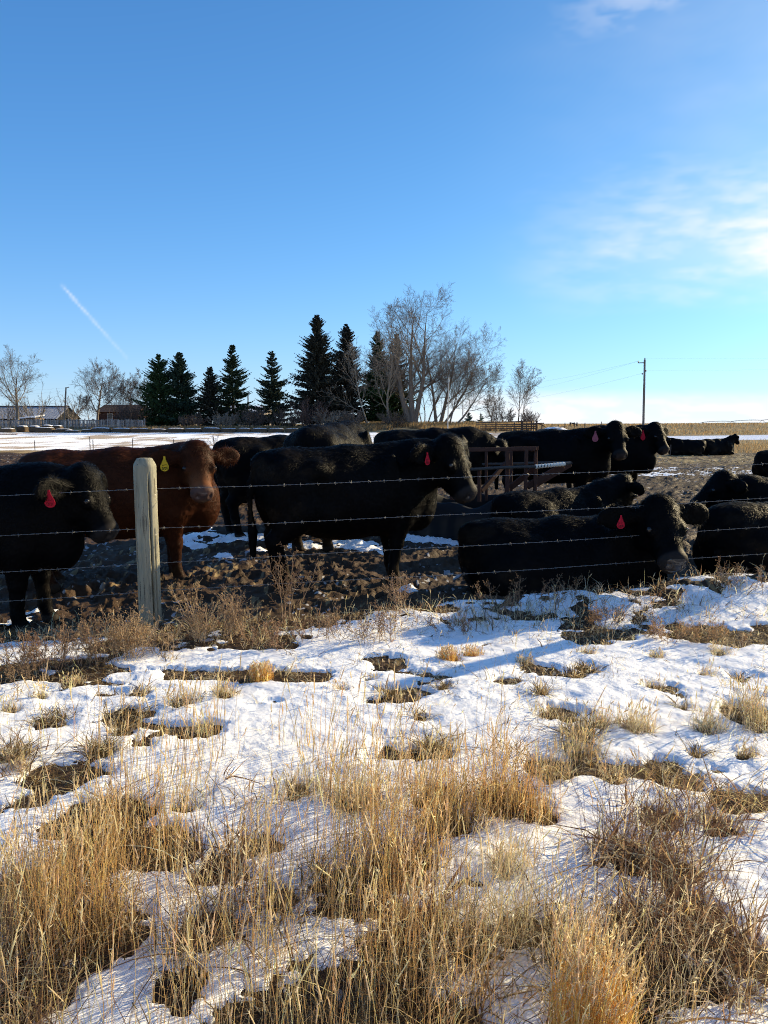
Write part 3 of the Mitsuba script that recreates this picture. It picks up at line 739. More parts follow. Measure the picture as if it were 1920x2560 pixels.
for u, v0, v1, y, w in ((1198, 1172, 1255, 9.44, .045), (1216, 1128, 1252, 10.38, .04), (1268, 1127, 1257, 9.44, .052), (1277, 1128, 1253, 10.36, .05), (1313, 1125, 1252, 9.44, .042), (1337, 1126, 1245, 9.50, .045), (1130, 1126, 1250, 9.44, .05)):
    beam('upright', at(u, v1, y), at(u + (3 if u in (1313, 1337) else 0), v0, y), w, w)
for u0, v0, u1, v1, y0, y1, w in ((1203, 1228, 1264, 1158, 9.6, 9.9, .06), (1270, 1224, 1342, 1166, 9.55, 9.6, .075), (1318, 1216, 1408, 1164, 9.5, 9.6, .085), (1336, 1214, 1426, 1160, 9.7, 9.95, .07)):
    beam('brace', at(u0, v0, y0), at(u1, v1, y1), .04, w, tuple(np.array(RUST) * .8))
pp = np.array([[at(1172, 1174, 9.36), at(1250, 1169, 9.36), at(1342, 1166.5, 9.36), at(1425, 1158, 9.5)]])
pp = np.array([[pp[0][0] + (pp[0][1] - pp[0][0]) * t for t in np.linspace(0, 1, 4)] + [pp[0][1] + (pp[0][2] - pp[0][1]) * t for t in np.linspace(.25, 1, 4)] + [pp[0][2] + (pp[0][3] - pp[0][2]) * t for t in np.linspace(.25, 1, 4)]])
put(FD + '__pipe', tubes(pp, np.full((1, 12), .020), 10, True), 'matte', PIPE, True)
p2 = np.array([[at(u, v, y) for u, v, y in ((1205, 1161, 10.46), (1260, 1160, 10.46), (1330, 1158, 10.45), (1398, 1156, 10.3), (1428, 1157, 9.9))]])
put(FD + '__pipe', tubes(p2, np.full((1, 5), .020), 10, True), 'matte', PIPE, True)
tp = np.array([[at(1338, 1166.8, 9.36) * (1 - t) + at(1412, 1159.5, 9.48) * t for t in np.linspace(0, 1, 40)]])
put(FD + '__tape', tubes(tp, (.026 + .003 * np.sin(np.arange(40) * 1.6))[None], 10, True), 'matte', TAPE, True, label='pipe end wrapped in white tape')

# ------------------------------------------------------------------ trees
def grow(P0, D0, L0, R0, levels, seed, rmin=.012):
    """Levels of tapering branches. Returns per level (points, radii)."""
    g = np.random.default_rng(seed)
    P0, D0, L0, R0 = np.atleast_2d(P0).astype(float), unit_rows(np.atleast_2d(D0).astype(float)), np.atleast_1d(L0).astype(float), np.atleast_1d(R0).astype(float)
    out = []
    for li, lv in enumerate(levels):
        m, n = lv.get('m', 6), len(P0)
        p, d, pts = P0.copy(), D0.copy(), [P0.copy()]
        for s in range(m - 1):
            d = unit_rows(d + g.normal(0, lv.get('wob', .12), (n, 3)) + np.array([lv.get('wind', 0), 0, lv.get('up', .05)]))
            p = p + d * (L0 / (m - 1))[:, None]
            pts.append(p.copy())
        pts = np.stack(pts, 1)
        t = np.linspace(0, 1, m)
        rad = np.maximum(R0[:, None] * (1 - (1 - lv.get('end', .25)) * t), rmin)
        out.append((pts, rad))
        if li == len(levels) - 1: break
        nx = levels[li + 1]
        k = nx['n']
        tt = nx.get('t0', .3) + (1 - nx.get('t0', .3)) * (np.arange(k) + g.random((n, k))) / k
        tt = np.minimum(tt, .999)
        f = tt * (m - 1); i0 = f.astype(int); w = f - i0
        rows = np.arange(n)[:, None]
        S = pts[rows, i0] * (1 - w)[..., None] + pts[rows, i0 + 1] * w[..., None]
        tang = unit_rows((pts[rows, i0 + 1] - pts[rows, i0]).reshape(-1, 3))
        rr = (rad[rows, i0] * (1 - w) + rad[rows, i0 + 1] * w)
        az = (np.arange(k) * 2.4)[None] + g.uniform(0, 6.28, (n, 1)) + g.normal(0, .4, (n, k))
        a = unit_rows(np.cross(tang, [.3, .2, .93])); b = np.cross(tang, a)
        ang = np.radians(g.normal(nx.get('ang', 45), nx.get('sd', 10), n * k))
        az = az.ravel()
        D0 = unit_rows(tang * np.cos(ang)[:, None] + (a * np.cos(az)[:, None] + b * np.sin(az)[:, None]) * np.sin(ang)[:, None])
        L0 = (np.repeat(L0, k) * nx.get('ratio', .5) * (1 - nx.get('taper', .45) * tt.ravel()) * g.uniform(.65, 1.25, n * k))
        R0 = np.maximum(rr.ravel() * nx.get('rr', .5), rmin)
        P0 = S.reshape(-1, 3)
        if nx.get('keep', 1) < 1:
            s = g.random(len(P0)) < nx['keep']; P0, D0, L0, R0 = P0[s], D0[s], L0[s], R0[s]
    return out


def bare_tree(label, u, v, y, vtop, seed, lean=0.0, kind='round', color=(.19, .155, .125), trunks=1, spread=1.0, name='bare_tree', group=None, rmin=.0095, fat=1.0, n3=5, r0=None):
    base = at(u, v, y); base[2] = gz(base[0], y) - .2
    H = at(u, vtop, y)[2] - base[2]
    g = np.random.default_rng(seed)
    k = trunks
    D = np.stack([lean + g.normal(0, .10 * (k > 1), k) + (np.linspace(-.35, .35, k) * spread if k > 1 else 0), g.normal(0, .12, k), np.ones(k)], 1)
    B = np.tile(base, (k, 1)) + np.stack([np.linspace(-.4, .4, k) * (k > 1) * spread, g.normal(0, .3, k) * (k > 1), np.zeros(k)], 1)
    L = H * (np.ones(k) * .84 if k == 1 else g.uniform(.70, .92, k))
    R = H * (r0 or .020) * fat * (np.ones(k) if k == 1 else g.uniform(.5, 1, k))
    A = {'round': 48, 'up': 32, 'wide': 56}[kind]
    lv = [dict(m=10, wob=.06, up=.03, end=.03), dict(n=13 if k < 3 else 9, t0=.22, ratio=.70 * spread ** .22, ang=A, sd=10, rr=.50, m=9, wob=.09, up=.10, taper=.62, end=.15),
          dict(n=11, t0=.18, ratio=.58, ang=40, sd=13, rr=.5, m=7, wob=.11, up=.06, end=.25, taper=.5), dict(n=n3 + 2, t0=.15, ratio=.55, ang=38, sd=14, rr=.55, m=5, wob=.13, up=.04, end=.4),
          dict(n=4, t0=.12, ratio=.62, ang=34, sd=14, rr=.65, m=4, wob=.12, up=.03, end=.5)]
    lev = grow(B, D, L, R, lv, seed, rmin)
    key = thing(name, label, 'tree', group)
    put(key + '__trunk', tubes(*lev[0], 8), 'matte', color, True)
    c = []
    vs = []
    for q, (pt, rd) in enumerate(lev[1:]):
        t = tubes(pt, rd, (6, 4, 3, 3)[q]); vs.append(t)
    V, Fc = join(vs)
    put(key + '__crown', (V, Fc), 'matte', np.array(color) * 1.05, False)
    return key


def spruce(label, u, v, y, vtop, hw, seed, group='spruces at the farmstead', dens=1.0, tint=(1, 1, 1)):
    base = at(u, v, y); base[2] = gz(base[0], y) - .2
    top = at(u, vtop, y)[2]; H = top - base[2]; W = hw * 1.5 / F * y
    g = np.random.default_rng(seed)
    key = thing('spruce_tree', label, 'tree', group)
    put(key + '__trunk', tubes(np.array([[base, base + [0, 0, H * .5], base + [0, 0, H]]]), np.array([[H * .02, H * .012, .02]]), 8), 'matte', (.06, .045, .035), True)
    n = int(H * 36 * dens)
    t = np.sort(g.uniform(.05, .985, n) ** .92)
    t = np.round(t * H / .42 + g.normal(0, .16, n)) * .42 / H * .3 + .7 * t      # loose whorls
    t = np.clip(t, .03, .985)
    prof = np.where(t < .12, .72 + 2.3 * t, 1.0) * (1 - t) ** .85 * 1.05 + .012
    L = W * prof * g.uniform(.62, 1.12, n) * (1 + .22 * np.sin(t * 37 + seed))
    az = g.uniform(0, 2 * np.pi, n)
    L *= 1 + g.uniform(.08, .26) * np.cos(az - g.uniform(0, 6.28)); az0 = g.uniform(0, 6.28, 14); t0_ = g.uniform(.1, .95, 14)
    for q in range(14): L *= 1 - .55 * np.exp(-((t - t0_[q]) / .035) ** 2) * np.exp(-(((az - az0[q] + np.pi) % (2 * np.pi) - np.pi) / .6) ** 2)
    droop = -.30 * (1 - t) + .35 * t ** 2 + g.normal(0, .07, n)
    out = np.stack([np.cos(az), np.sin(az), 0 * az], 1)
    m = 6; s = np.linspace(0, 1, m)
    P = (base + np.stack([0 * t, 0 * t, t * H], 1))[:, None] + out[:, None] * (L[:, None] * s)[..., None]
    P[..., 2] += L[:, None] * (droop[:, None] * s + .26 * s ** 2.4)
    put(key + '__branches', tubes(P, .022 * np.ones((n, 1)) * (1.2 - s), 3), 'matte', (.05, .04, .03), False)
    # needle sprays: small drooping blades on both sides of every branch
    K = 15
    sp = (np.arange(K) + .5)[None] / K + g.uniform(-.03, .03, (n, K))
    sp = np.clip(.12 + .9 * sp, 0, 1)
    f = sp * (m - 1); i0 = np.minimum(f.astype(int), m - 2); w = (f - i0)[..., None]
    rows = np.arange(n)[:, None]
    C = P[rows, i0] * (1 - w) + P[rows, i0 + 1] * w
    side = np.stack([-np.sin(az), np.cos(az), 0 * az], 1)
    tri = []
    for sg in (-1, 1, 0, 0):
        ln = np.clip(L[:, None] * .34 * (1.08 - sp), .16, .62) * g.uniform(.6, 1.25, (n, K))
        dv = sg * side[:, None] * g.uniform(.5, 1, (n, K, 1)) + out[:, None] * g.uniform(.45, 1.0, (n, K, 1)) + np.array([0, 0, -.38 if sg else -.85]) * g.uniform(.3, 1.1, (n, K, 1)) + (0 if sg else g.normal(0, .35, (n, K, 3)))
        dv = dv / np.linalg.norm(dv, axis=2, keepdims=True) * ln[..., None]
        pw = np.cross(dv, g.normal(0, 1, (n, K, 3))); pw = pw / (np.linalg.norm(pw, axis=2, keepdims=True) + 1e-9) * (.055 + .16 * ln)[..., None]
        tri.append(np.stack([C - pw, C + pw, C + dv], 2).reshape(-1, 3))
    V = np.vstack(tri)
    col = np.array([.030, .050, .026]) * g.uniform(.75, 1.35, 3) * np.array(tint) * np.repeat(g.uniform(.6, 1.5, (len(V) // 3, 1)), 3, 0)
    put(key + '__crown', (V, np.arange(len(V)).reshape(-1, 3)), 'matte', col, False)


def bush(label, u, v, y, vtop, hw, seed, color=(.10, .085, .075), n=26, name='bare_bush', group='leafless bushes in front of the trees', rmin=.018, kids=(6, 5)):
    base = at(u, v, y); base[2] = gz(base[0], y) - .1
    H = at(u, vtop, y)[2] - base[2]; W = hw / F * y
    g = np.random.default_rng(seed)
    B = np.tile(base, (n, 1)) + np.stack([g.uniform(-.45, .45, n) * W, g.uniform(-.4, .4, n) * W, 0 * np.zeros(n)], 1)
    D = np.stack([(B[:, 0] - base[0]) / W * 1.3 + g.normal(0, .22, n), g.normal(0, .3, n), np.ones(n)], 1)
    lev = grow(B, D, H * g.uniform(.6, 1.0, n), np.full(n, H * .012), [dict(m=6, wob=.1, up=.04, end=.4), dict(n=kids[0], t0=.2, ratio=.5, ang=34, rr=.6, m=5, wob=.14, up=.08, end=.5), dict(n=kids[1], t0=.15, ratio=.5, ang=36, rr=.7, m=3, wob=.14, up=.05)], seed, rmin)
    key = thing(name, label, 'bush', group)
    put(key + '__stems', tubes(*lev[0], 4), 'matte', color, False, kind='stuff')
    put(key + '__twigs', join([tubes(*l, 3) for l in lev[1:]]), 'matte', np.array(color) * 1.15, False, kind='stuff')


spruce('leftmost dark spruce, first of the touching pair at the farmstead', 403, 1066, 112, 884, 56, 1)
spruce('second dark spruce from the left, touching the leftmost one', 456, 1066, 113, 880, 58, 2)
spruce('small dark spruce left of the slim tall spruce', 528, 1062, 114, 916, 42, 3)
spruce('slim tall spruce with layered boughs right of the small one', 584, 1062, 115, 860, 46, 4, dens=.72)
spruce('lone open spruce standing apart left of the tallest spruce', 682, 1062, 115, 876, 48, 5, dens=.72)
spruce('tallest darkest spruce at the farmstead', 794, 1064, 111, 785, 74, 6, dens=1.1)
spruce('tall spruce just right of the tallest one', 868, 1064, 113, 808, 62, 7, dens=1.1)
spruce('spruce half hidden behind the bare twigs left of the big cottonwood', 944, 1063, 116, 826, 52, 8)
spruce('spruce behind the trunks of the big cottonwood', 992, 1063, 118, 832, 50, 9, dens=.8)
spruce('first of two tiny bluish spruces on the horizon', 1172, 1056, 300, 1030, 14, 10, group='tiny spruces on the horizon', dens=.6, tint=(1.5, 1.8, 2.6))
spruce('second of two tiny bluish spruces on the horizon, right of the other', 1202, 1056, 310, 1034, 11, 11, group='tiny spruces on the horizon', dens=.6, tint=(1.5, 1.8, 2.6))
bare_tree('big leafless cottonwood, the tallest tree of the farmstead', 1030, 1063, 110, 716, 29, lean=.02, trunks=3, spread=.62, kind='wide', r0=.027, n3=5)
bare_tree('leafless cottonwood leaning to the right beside the biggest one', 1098, 1063, 111, 772, 36, lean=.36, trunks=3, spread=.9, kind='round', color=(.19, .155, .12), n3=3)
bare_tree('low bare tree with thick limbs sweeping right at the end of the grove', 1128, 1064, 109, 880, 45, lean=.62, trunks=2, spread=.9, kind='round', n3=4)
bare_tree('pale leafless birch leaning left in front of the spruces', 922, 1064, 107, 850, 52, lean=-.28, kind='up', color=(.26, .225, .18), r0=.012, n3=0)
bare_tree('pale barked leafless tree rising straight before the half hidden spruce', 974, 1064, 108, 822, 61, lean=-.05, kind='up', color=(.25, .215, .175), r0=.015, n3=1)
bare_tree('slender leafless trees tangled at the foot of the big cottonwood', 1062, 1063, 112, 880, 67, trunks=5, spread=1.5, kind='up', color=(.15, .12, .10), r0=.014, n3=3, name='bare_sapling')
bare_tree('two stemmed slim bare tree standing alone right of the grove', 1298, 1058, 112, 892, 71, lean=.12, trunks=2, spread=.30, kind='up', r0=.013, n3=1)
bare_tree('crooked bare tree between the grove and the lone slim one', 1226, 1060, 112, 968, 83, lean=.22, kind='wide', r0=.022, n3=3)
bare_tree('sparse old bare tree with crooked limbs at the left edge', 42, 1060, 112, 872, 96, lean=.08, kind='wide', r0=.024, n3=3, color=(.16, .135, .11))
bare_tree('round crowned leafless tree behind the board fence', 243, 1060, 114, 900, 104, kind='round', r0=.022, color=(.18, .15, .125))
bare_tree('small many stemmed bare tree right of the round crowned one', 318, 1060, 114, 935, 111, trunks=4, spread=.9, kind='up', r0=.013, color=(.15, .12, .10), n3=4)
bare_tree('thin bare sapling just behind the board fence, left of the round tree', 224, 1060, 113, 985, 118, kind='round', r0=.016, name='bare_sapling', n3=3)
for i, (u, vt, hw, lb) in enumerate(((85, 962, 36, 'thin grey thicket around the old bare tree'), (20, 1000, 26, 'grey bush at the left edge behind the barn roof'), (170, 985, 22, 'grey bush between the pole and the round tree'))):
    bush(lb, u, 1056, 118, vt, hw, 130 + i, (.20, .175, .15), n=12, group='grey bushes behind the board fence', kids=(5, 4))
for i, (u, vt, hw, c, lb) in enumerate(((322, 1003, 34, (.075, .06, .055), 'dark bush in front of the red house'), (480, 1035, 40, (.085, .07, .065), 'dark low bush under the touching spruces'), (565, 1032, 34, (.20, .18, .155), 'pale grey rounded bush under the slim spruce'), (630, 1022, 40, (.085, .07, .065), 'dark bush left of the lone open spruce'), (710, 1024, 44, (.08, .066, .06), 'dark wide bush right of the lone open spruce'),
                                        (780, 1000, 40, (.085, .06, .055), 'reddish dark bush at the foot of the tallest spruce'), (818, 1025, 34, (.22, .195, .165), 'pale grey rounded bush before the tallest spruce'), (880, 1028, 26, (.16, .13, .11), 'brown bush right of the pale rounded bush'), (985, 1030, 40, (.11, .09, .075), 'brown bush at the foot of the cottonwood'), (1255, 1018, 34, (.13, .11, .10), 'grey bush on the horizon left of the lone slim tree'), (1325, 1028, 18, (.15, .12, .1), 'small bush at the foot of the lone slim tree'))):
    bush(lb, u, 1064, 106 if u < 1200 else 125, vt, hw, 150 + i, c, n=30)

# ------------------------------------------------------------------ farmstead: buildings, board fence, bales, poles
def on(u, y): x = (u - 960) / F * y; return x, gz(x, y)


key = thing('barn', 'long low barn with a snow streaked corrugated roof at the left edge', 'barn')
x1 = on(150, 128)[0]; x0 = x1 - 26; zb = gz(x1, 128); ze, zr = at(150, 1047, 128)[2], at(150, 1016, 132)[2]
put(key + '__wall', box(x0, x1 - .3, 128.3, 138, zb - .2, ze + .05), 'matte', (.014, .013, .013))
n = 100
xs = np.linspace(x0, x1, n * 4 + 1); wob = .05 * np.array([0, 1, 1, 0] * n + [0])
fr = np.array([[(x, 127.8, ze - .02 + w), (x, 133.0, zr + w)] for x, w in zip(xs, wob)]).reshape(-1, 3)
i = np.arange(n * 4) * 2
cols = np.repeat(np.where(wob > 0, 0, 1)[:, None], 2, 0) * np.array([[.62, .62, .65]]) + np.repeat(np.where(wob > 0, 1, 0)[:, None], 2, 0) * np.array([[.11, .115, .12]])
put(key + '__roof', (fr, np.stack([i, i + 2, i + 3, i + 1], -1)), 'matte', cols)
put(key + '__roof', ([[x0, 133.0, zr - .03], [x1, 133.0, zr - .03], [x1, 138.2, ze], [x0, 138.2, ze]], [[0, 1, 2, 3]]), 'matte', (.2, .2, .2))
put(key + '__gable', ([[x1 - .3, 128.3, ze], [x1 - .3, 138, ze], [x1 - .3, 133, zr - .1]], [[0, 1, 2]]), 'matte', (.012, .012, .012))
put(key + '__ridge_cap', box(x0, x1 + .05, 132.8, 133.2, zr - .05, zr + .12), 'matte', (.05, .05, .055))
key = thing('shed', 'small lean-to shed with a flat snowy roof behind the board fence', 'shed')
xa, xb = on(46, 116)[0], on(97, 116)[0]; zz = at(60, 1045, 116)[2]; zg = gz(xa, 116)
put(key + '__wall', box(xa + .2, xb - .1, 116, 119, zg - .2, zz), 'matte', (.15, .12, .10))
put(key + '__roof', ([[xa, 115.7, zz - .05], [xb, 115.7, zz + .25], [xb, 119, zz + .55], [xa, 119, zz + .2], [xa, 115.7, zz - .18], [xb, 115.7, zz + .12], [xb, 119, zz + .4], [xa, 119, zz]], [[0, 1, 2, 3], [4, 7, 6, 5], [0, 4, 5, 1], [1, 5, 6, 2], [2, 6, 7, 3], [3, 7, 4, 0]]), 'matte', (.75, .76, .79))


def house(label, u0, u1, vb, ve, vr, y, wall, roof):
    key = thing('house', label, 'house')
    xa, xb = on(u0, y)[0], on(u1, y)[0]; z0 = gz(xa, y) - .2; ze, zr = at(u0, ve, y)[2], at(u0, vr, y + 4)[2]
    put(key + '__wall', box(xa, xb, y, y + 8, z0, ze), 'matte', wall)
    put(key + '__roof', ([[xa - .4, y - .5, ze - .15], [xb + .4, y - .5, ze - .15], [xb + .4, y + 4, zr], [xa - .4, y + 4, zr], [xb + .4, y + 8.5, ze - .15], [xa - .4, y + 8.5, ze - .15]], [[0, 1, 2, 3], [3, 2, 4, 5]]), 'matte', roof)
    for s, x in ((0, xa + .02), (1, xb - .02)): put(key + '__gable', ([[x, y, ze], [x, y + 8, ze], [x, y + 4, zr - .15]], [[0, 1, 2]]), 'matte', wall)
    for k in range(2):
        xc = xa + (xb - xa) * (.3 + .4 * k); fk = put(key + '__window', box(xc - .5, xc + .5, y - .06, y, z0 + 1.3, z0 + 2.4), 'matte', (.5, .48, .45))
        put(fk + '__pane', box(xc - .42, xc + .42, y - .075, y - .062, z0 + 1.38, z0 + 2.32), 'gloss', (.03, .035, .04))


house('reddish brick house behind the leafless trees', 252, 348, 1050, 1028, 1012, 132, (.075, .036, .027), (.06, .042, .036))
house('house with a snow white roof between the slim and the lone spruce', 572, 662, 1052, 1031, 1014, 136, (.30, .27, .24), (.75, .76, .79))

key = thing('board_fence', 'weathered grey windbreak fence of upright boards behind the hay bales', 'fence')
g = np.random.default_rng(5)
xa, xb = on(-150, 104)[0], on(368, 104)[0]
bs = []
xc = xa
while xc < xb:
    w = g.uniform(.10, .17)
    if not (on(288, 104)[0] < xc < on(300, 104)[0] and g.random() < .6):
        zt = at(100, 1049, 104)[2] + g.normal(0, .07); dx = g.normal(0, .03)
        v, f = box(xc, xc + w, 104 + g.uniform(-.02, .03), 104.06, gz(xc, 104) - .1, zt)
        v = np.array(v); v[:, 0] += dx * (v[:, 2] - gz(xc, 104)) / 2
        bs.append((v, f, np.array([.34, .32, .31]) * g.uniform(.45, 1.3)))
    xc += w + g.uniform(.03, .10)
V, Fc = join([(a, b) for a, b, c in bs])
put(key + '__board', (V, Fc), 'matte', np.vstack([np.tile(c, (len(a), 1)) for a, b, c in bs]), False, kind='stuff')
for z in (.5, 1.1): put(key + '__rail', box(xa, xb, 104.07, 104.13, gz(xb, 104) + z, gz(xb, 104) + z + .1), 'matte', (.14, .12, .11))

BALES = [(-4, 29, 1071, 1084, 95), (40, 62, 1065, 1080, 97), (70, 92, 1065, 1083, 96), (84, 130, 1069, 1084, 95), (103, 126, 1063, 1076, 97), (128, 150, 1064, 1076, 97), (132, 176, 1073, 1084, 95), (158, 192, 1077, 1085, 94), (200, 226, 1075, 1083, 95), (225, 271, 1070, 1084, 95), (276, 322, 1071, 1084, 95), (325, 367, 1072, 1084, 95), (371, 413, 1073, 1084, 95), (416, 458, 1071, 1083, 95), (460, 501, 1071, 1083, 95), (503, 548, 1070, 1083, 95), (551, 588, 1071, 1083, 95), (591, 624, 1071, 1083, 95), (627, 667, 1071, 1083, 95), (669, 708, 1071, 1083, 95), (711, 746, 1072, 1083, 95)]
for i, (u0, u1, v0, v1, y) in enumerate(BALES):
    a, b = at(u0, v1, y), at(u1, v0, y); hx, hz = (b[0] - a[0]) / 2, b[2] - gz(a[0], y) + .05
    bm = trimesh.creation.icosphere(4)
    v = np.array(bm.vertices); q = np.sign(v) * np.abs(v) ** .45
    q = q * [hx, .65, hz / 2] * (1 + .16 * (N3(v * 1.0 + i * 7.1, 2.2, 4, i)[:, None] - .5))
    q[:, 2] -= .10 * hz * (v[:, 0] ** 2) * (v[:, 2] > 0)
    q += [(a[0] + b[0]) / 2, y + .65, gz(a[0], y) + hz / 2 - .05]
    near = 'at the left edge' if i == 0 else f'number {i + 1} from the left'
    nm = ['first', 'second', 'third', 'fourth', 'fifth', 'sixth', 'seventh', 'eighth', 'ninth', 'tenth', 'eleventh', 'twelfth', 'thirteenth', 'fourteenth', 'fifteenth', 'sixteenth', 'seventeenth', 'eighteenth', 'nineteenth', 'twentieth', 'last'][i]
    key = thing('hay_bale', f'{nm} dark old hay bale from the left in the row on the snowy field', 'bale', 'row of old hay bales')
    put(key + '__body', (q, bm.faces), 'matte', np.array([.085, .062, .042]) * (.6 + .9 * N3(q, 2.5, 4, 2))[:, None], True)
    cap = (v[:, 2] > .45 + .35 * N3(q, 1.3, 3, 40 + i)); fc = bm.faces[cap[bm.faces].all(1)]
    if len(fc):
        us = np.unique(fc); re = np.zeros(len(v), int); re[us] = np.arange(len(us))
        put(key + '__snow_cap', (q[us] + [0, -.02, .05], re[fc]), 'matte', (.78, .79, .82), True)


def pole(label, u, vt, vb, y, r, color, tilt=0.0, name='utility_pole', cat='pole', arm=0):
    b, t = at(u, vb, y), at(u + tilt, vt, y); b[2] = gz(b[0], y) - .3
    key = thing(name, label, cat)
    put(key + '__post', tubes(np.array([[b, .5 * (b + t), t]]), np.array([[r, r * .9, r * .78]]), 10, True), 'matte', color, True)
    return key, t


k1, t1 = pole('grey wooden utility pole standing alone in the fields at right', 1608, 899, 1078, 100, .17, (.20, .185, .17), 4)
put(k1 + '__cross_arm', bar(t1 + [-.9, 0, -.42], t1 + [.05, -.22, -.42], .09, .11), 'matte', (.14, .12, .10))
for dx, dzz in ((-.85, -.27), (0, .12), (-.25, -1.85), (.22, -1.45)):
    put(k1 + '__insulator', tubes(np.array([[t1 + [dx, 0, dzz - .14], t1 + [dx, 0, dzz], t1 + [dx, 0, dzz + .1]]]), np.array([[.05, .09, .05]]), 8, True), 'gloss', (.25, .24, .22), True)


def wire(key, a, b, sag, r=.0045):
    t = np.linspace(0, 1, 24)[:, None]
    p = a * (1 - t) + b * t; p[:, 2] -= sag * 4 * t[:, 0] * (1 - t[:, 0])
    put(key + '__wire', tubes(p[None], np.full((1, 24), r), 3), 'matte', (.22, .22, .23), True)


wire(k1, t1 + [0, 0, .2], at(2350, 872, 96), .5); wire(k1, t1 + [.22, 0, -1.4], at(2350, 897, 96), .5)
wire(k1, t1 + [-.85, 0, -.2], at(1150, 988, 290), 2.0, .008); wire(k1, t1 + [-.85, 0, -.2], at(1150, 961, 290), 2.0, .008)
wire(k1, t1 + [-.25, 0, -1.8], at(1150, 1003, 290), 2.0, .008)
k2, t2 = pole('grey pole with a lamp arm behind the board fence at left', 160, 968, 1062, 112, .13, (.17, .155, .14), 5)
put(k2 + '__lamp_arm', bar(t2 + [-.02, 0, -.1], t2 + [.45, 0, 0], .1, .12), 'matte', (.3, .29, .27))
k3, t3 = pole('short dark pole between the slim and the lone spruce', 620, 982, 1062, 122, .13, (.12, .10, .09), 0)
put(k3 + '__cross_arm', bar(t3 + [-.4, 0, -.15], t3 + [.4, 0, -.15], .1, .1), 'matte', (.12, .1, .09))
pole('thin pale metal pole in front of the cottonwood', 1119, 942, 1092, 78, .065, (.40, .39, .37), 3, 'metal_pole')
wire(k2, t2 + [0, 0, -.1], at(-120, 975, 116), .3); wire(k2, t2 + [0, 0, -.5], at(-120, 992, 116), .3); wire(k2, t2 + [.3, 0, -.5], at(470, 1000, 130), .5)

key = thing('rail_fence', 'dark wooden rail fence with a gate right of the grove', 'fence')
for u, vt, vb, w in ((1306, 1051, 1080, .26), (1342, 1052, 1078, .22), (1268, 1057, 1078, .12), (1286, 1057, 1078, .12), (1317, 1056, 1078, .12), (1329, 1053, 1078, .12), (1334, 1056, 1078, .1), (1355, 1060, 1078, .12), (1240, 1057, 1078, .12), (1215, 1058, 1078, .12)):
    t, b = at(u, vt, 94), at(u, vb, 94); b[2] = gz(b[0], 94) - .1
    put(key + '__post', box(t[0] - w / 2, t[0] + w / 2, 94, 94 + w, b[2], t[2], .02), 'matte', (.075, .055, .045))
for va, vb, ua, ub in ((1057, 1053, 1190, 1330), (1062, 1061, 1190, 1342), (1067, 1066, 1200, 1342), (1072, 1071, 1200, 1342), (1058, 1066, 1343, 1362), (1060, 1058, 1306, 1360)):
    put(key + '__rail', bar(at(ua, va, 93.95), at(ub, vb, 93.95), .06, .13), 'matte', (.085, .062, .05))
for i, (u, vt) in enumerate(((1380, 1059), (1396, 1062), (1412, 1057), (1436, 1060), (1462, 1057), (1503, 1054), (1553, 1055), (1665, 1060), (1730, 1062))):
    t = at(u, vt, 104); zb = gz(t[0], 104)
    lab = {'label': 'thin dark fence post standing in the dry grass along the horizon', 'category': 'post', 'group': 'fence posts along the horizon'}
    put('fence_post', tubes(np.array([[[t[0], 104, zb - .2], [t[0] + .03, 104, t[2]]]]), np.array([[.06, .05]]), 6, True), 'matte', (.09, .075, .06), True, **lab)
for i, (u, vt, vb) in enumerate(((86, 1101, 1122), (224, 1092, 1122), (232, 1099, 1122), (331, 1096, 1122), (434, 1098, 1122), (622, 1096, 1122), (935, 1092, 1122), (1000, 1096, 1122), (1050, 1094, 1122), (1262, 1088, 1122), (1275, 1083, 1122), (1677, 1112, 1142))):
    y = 41.0 if u < 1600 else 33.0; t = at(u, vt, y); zb = gz(t[0], y)
    lab = {'label': 'thin dark steel post of the wire fence at the edge of the snowy field', 'category': 'post', 'group': 'steel posts at the snowy field'}
    put('steel_post', tubes(np.array([[[t[0], y, zb - .2], [t[0], y, t[2]]]]), np.array([[.022, .022]]), 5, True), 'matte', (.07, .06, .055), True, **lab)
key = thing('loading_frame', 'small dark timber frame on the horizon right of the rail fence', 'frame')
for u in (1426, 1436, 1443): t = at(u, 1056, 110); put(key + '__post', box(t[0] - .08, t[0] + .08, 110, 110.2, gz(t[0], 110) - .1, t[2]), 'matte', (.08, .065, .055))
put(key + '__rail', bar(at(1425, 1057, 109.9), at(1444, 1061, 109.9), .08, .16), 'matte', (.08, .065, .055))
key = thing('brush_pile', 'heap of old boards and brush under snow behind the pink tagged cow', 'pile')
bm = trimesh.creation.icosphere(4); v = np.array(bm.vertices); v = v * (1 + .35 * (N3(v, 2.5, 4, 9)[:, None] - .5)) * [2.0, 1.2, 1.05]
c0 = at(1383, 1090, 68); c0[2] = gz(c0[0], 68)
put(key + '__heap', (v + c0, bm.faces), 'matte', np.where((sst(.42, .5, N3(v, 1.4, 3, 3)) * sst(-.2, .5, v[:, 2]))[:, None] > .5, [.75, .76, .79], [.11, .085, .065]), True)
g = np.random.default_rng(8)
for k in range(9):
    a = c0 + [g.uniform(-2.2, 1.6), -1.0 + g.uniform(-.4, .3), g.uniform(.2, .9)]; d = np.array([g.uniform(.6, 1.4), g.uniform(-.2, .2), g.uniform(-.35, .35)])
    put(key + '__board', bar(a, a + d * 1.3, .18, .05), 'matte', np.array((.16, .13, .11)) * g.uniform(.5, 1.4))
key = thing('lumber_stack', 'stack of orange brown planks at the left edge of the snowy field', 'lumber')
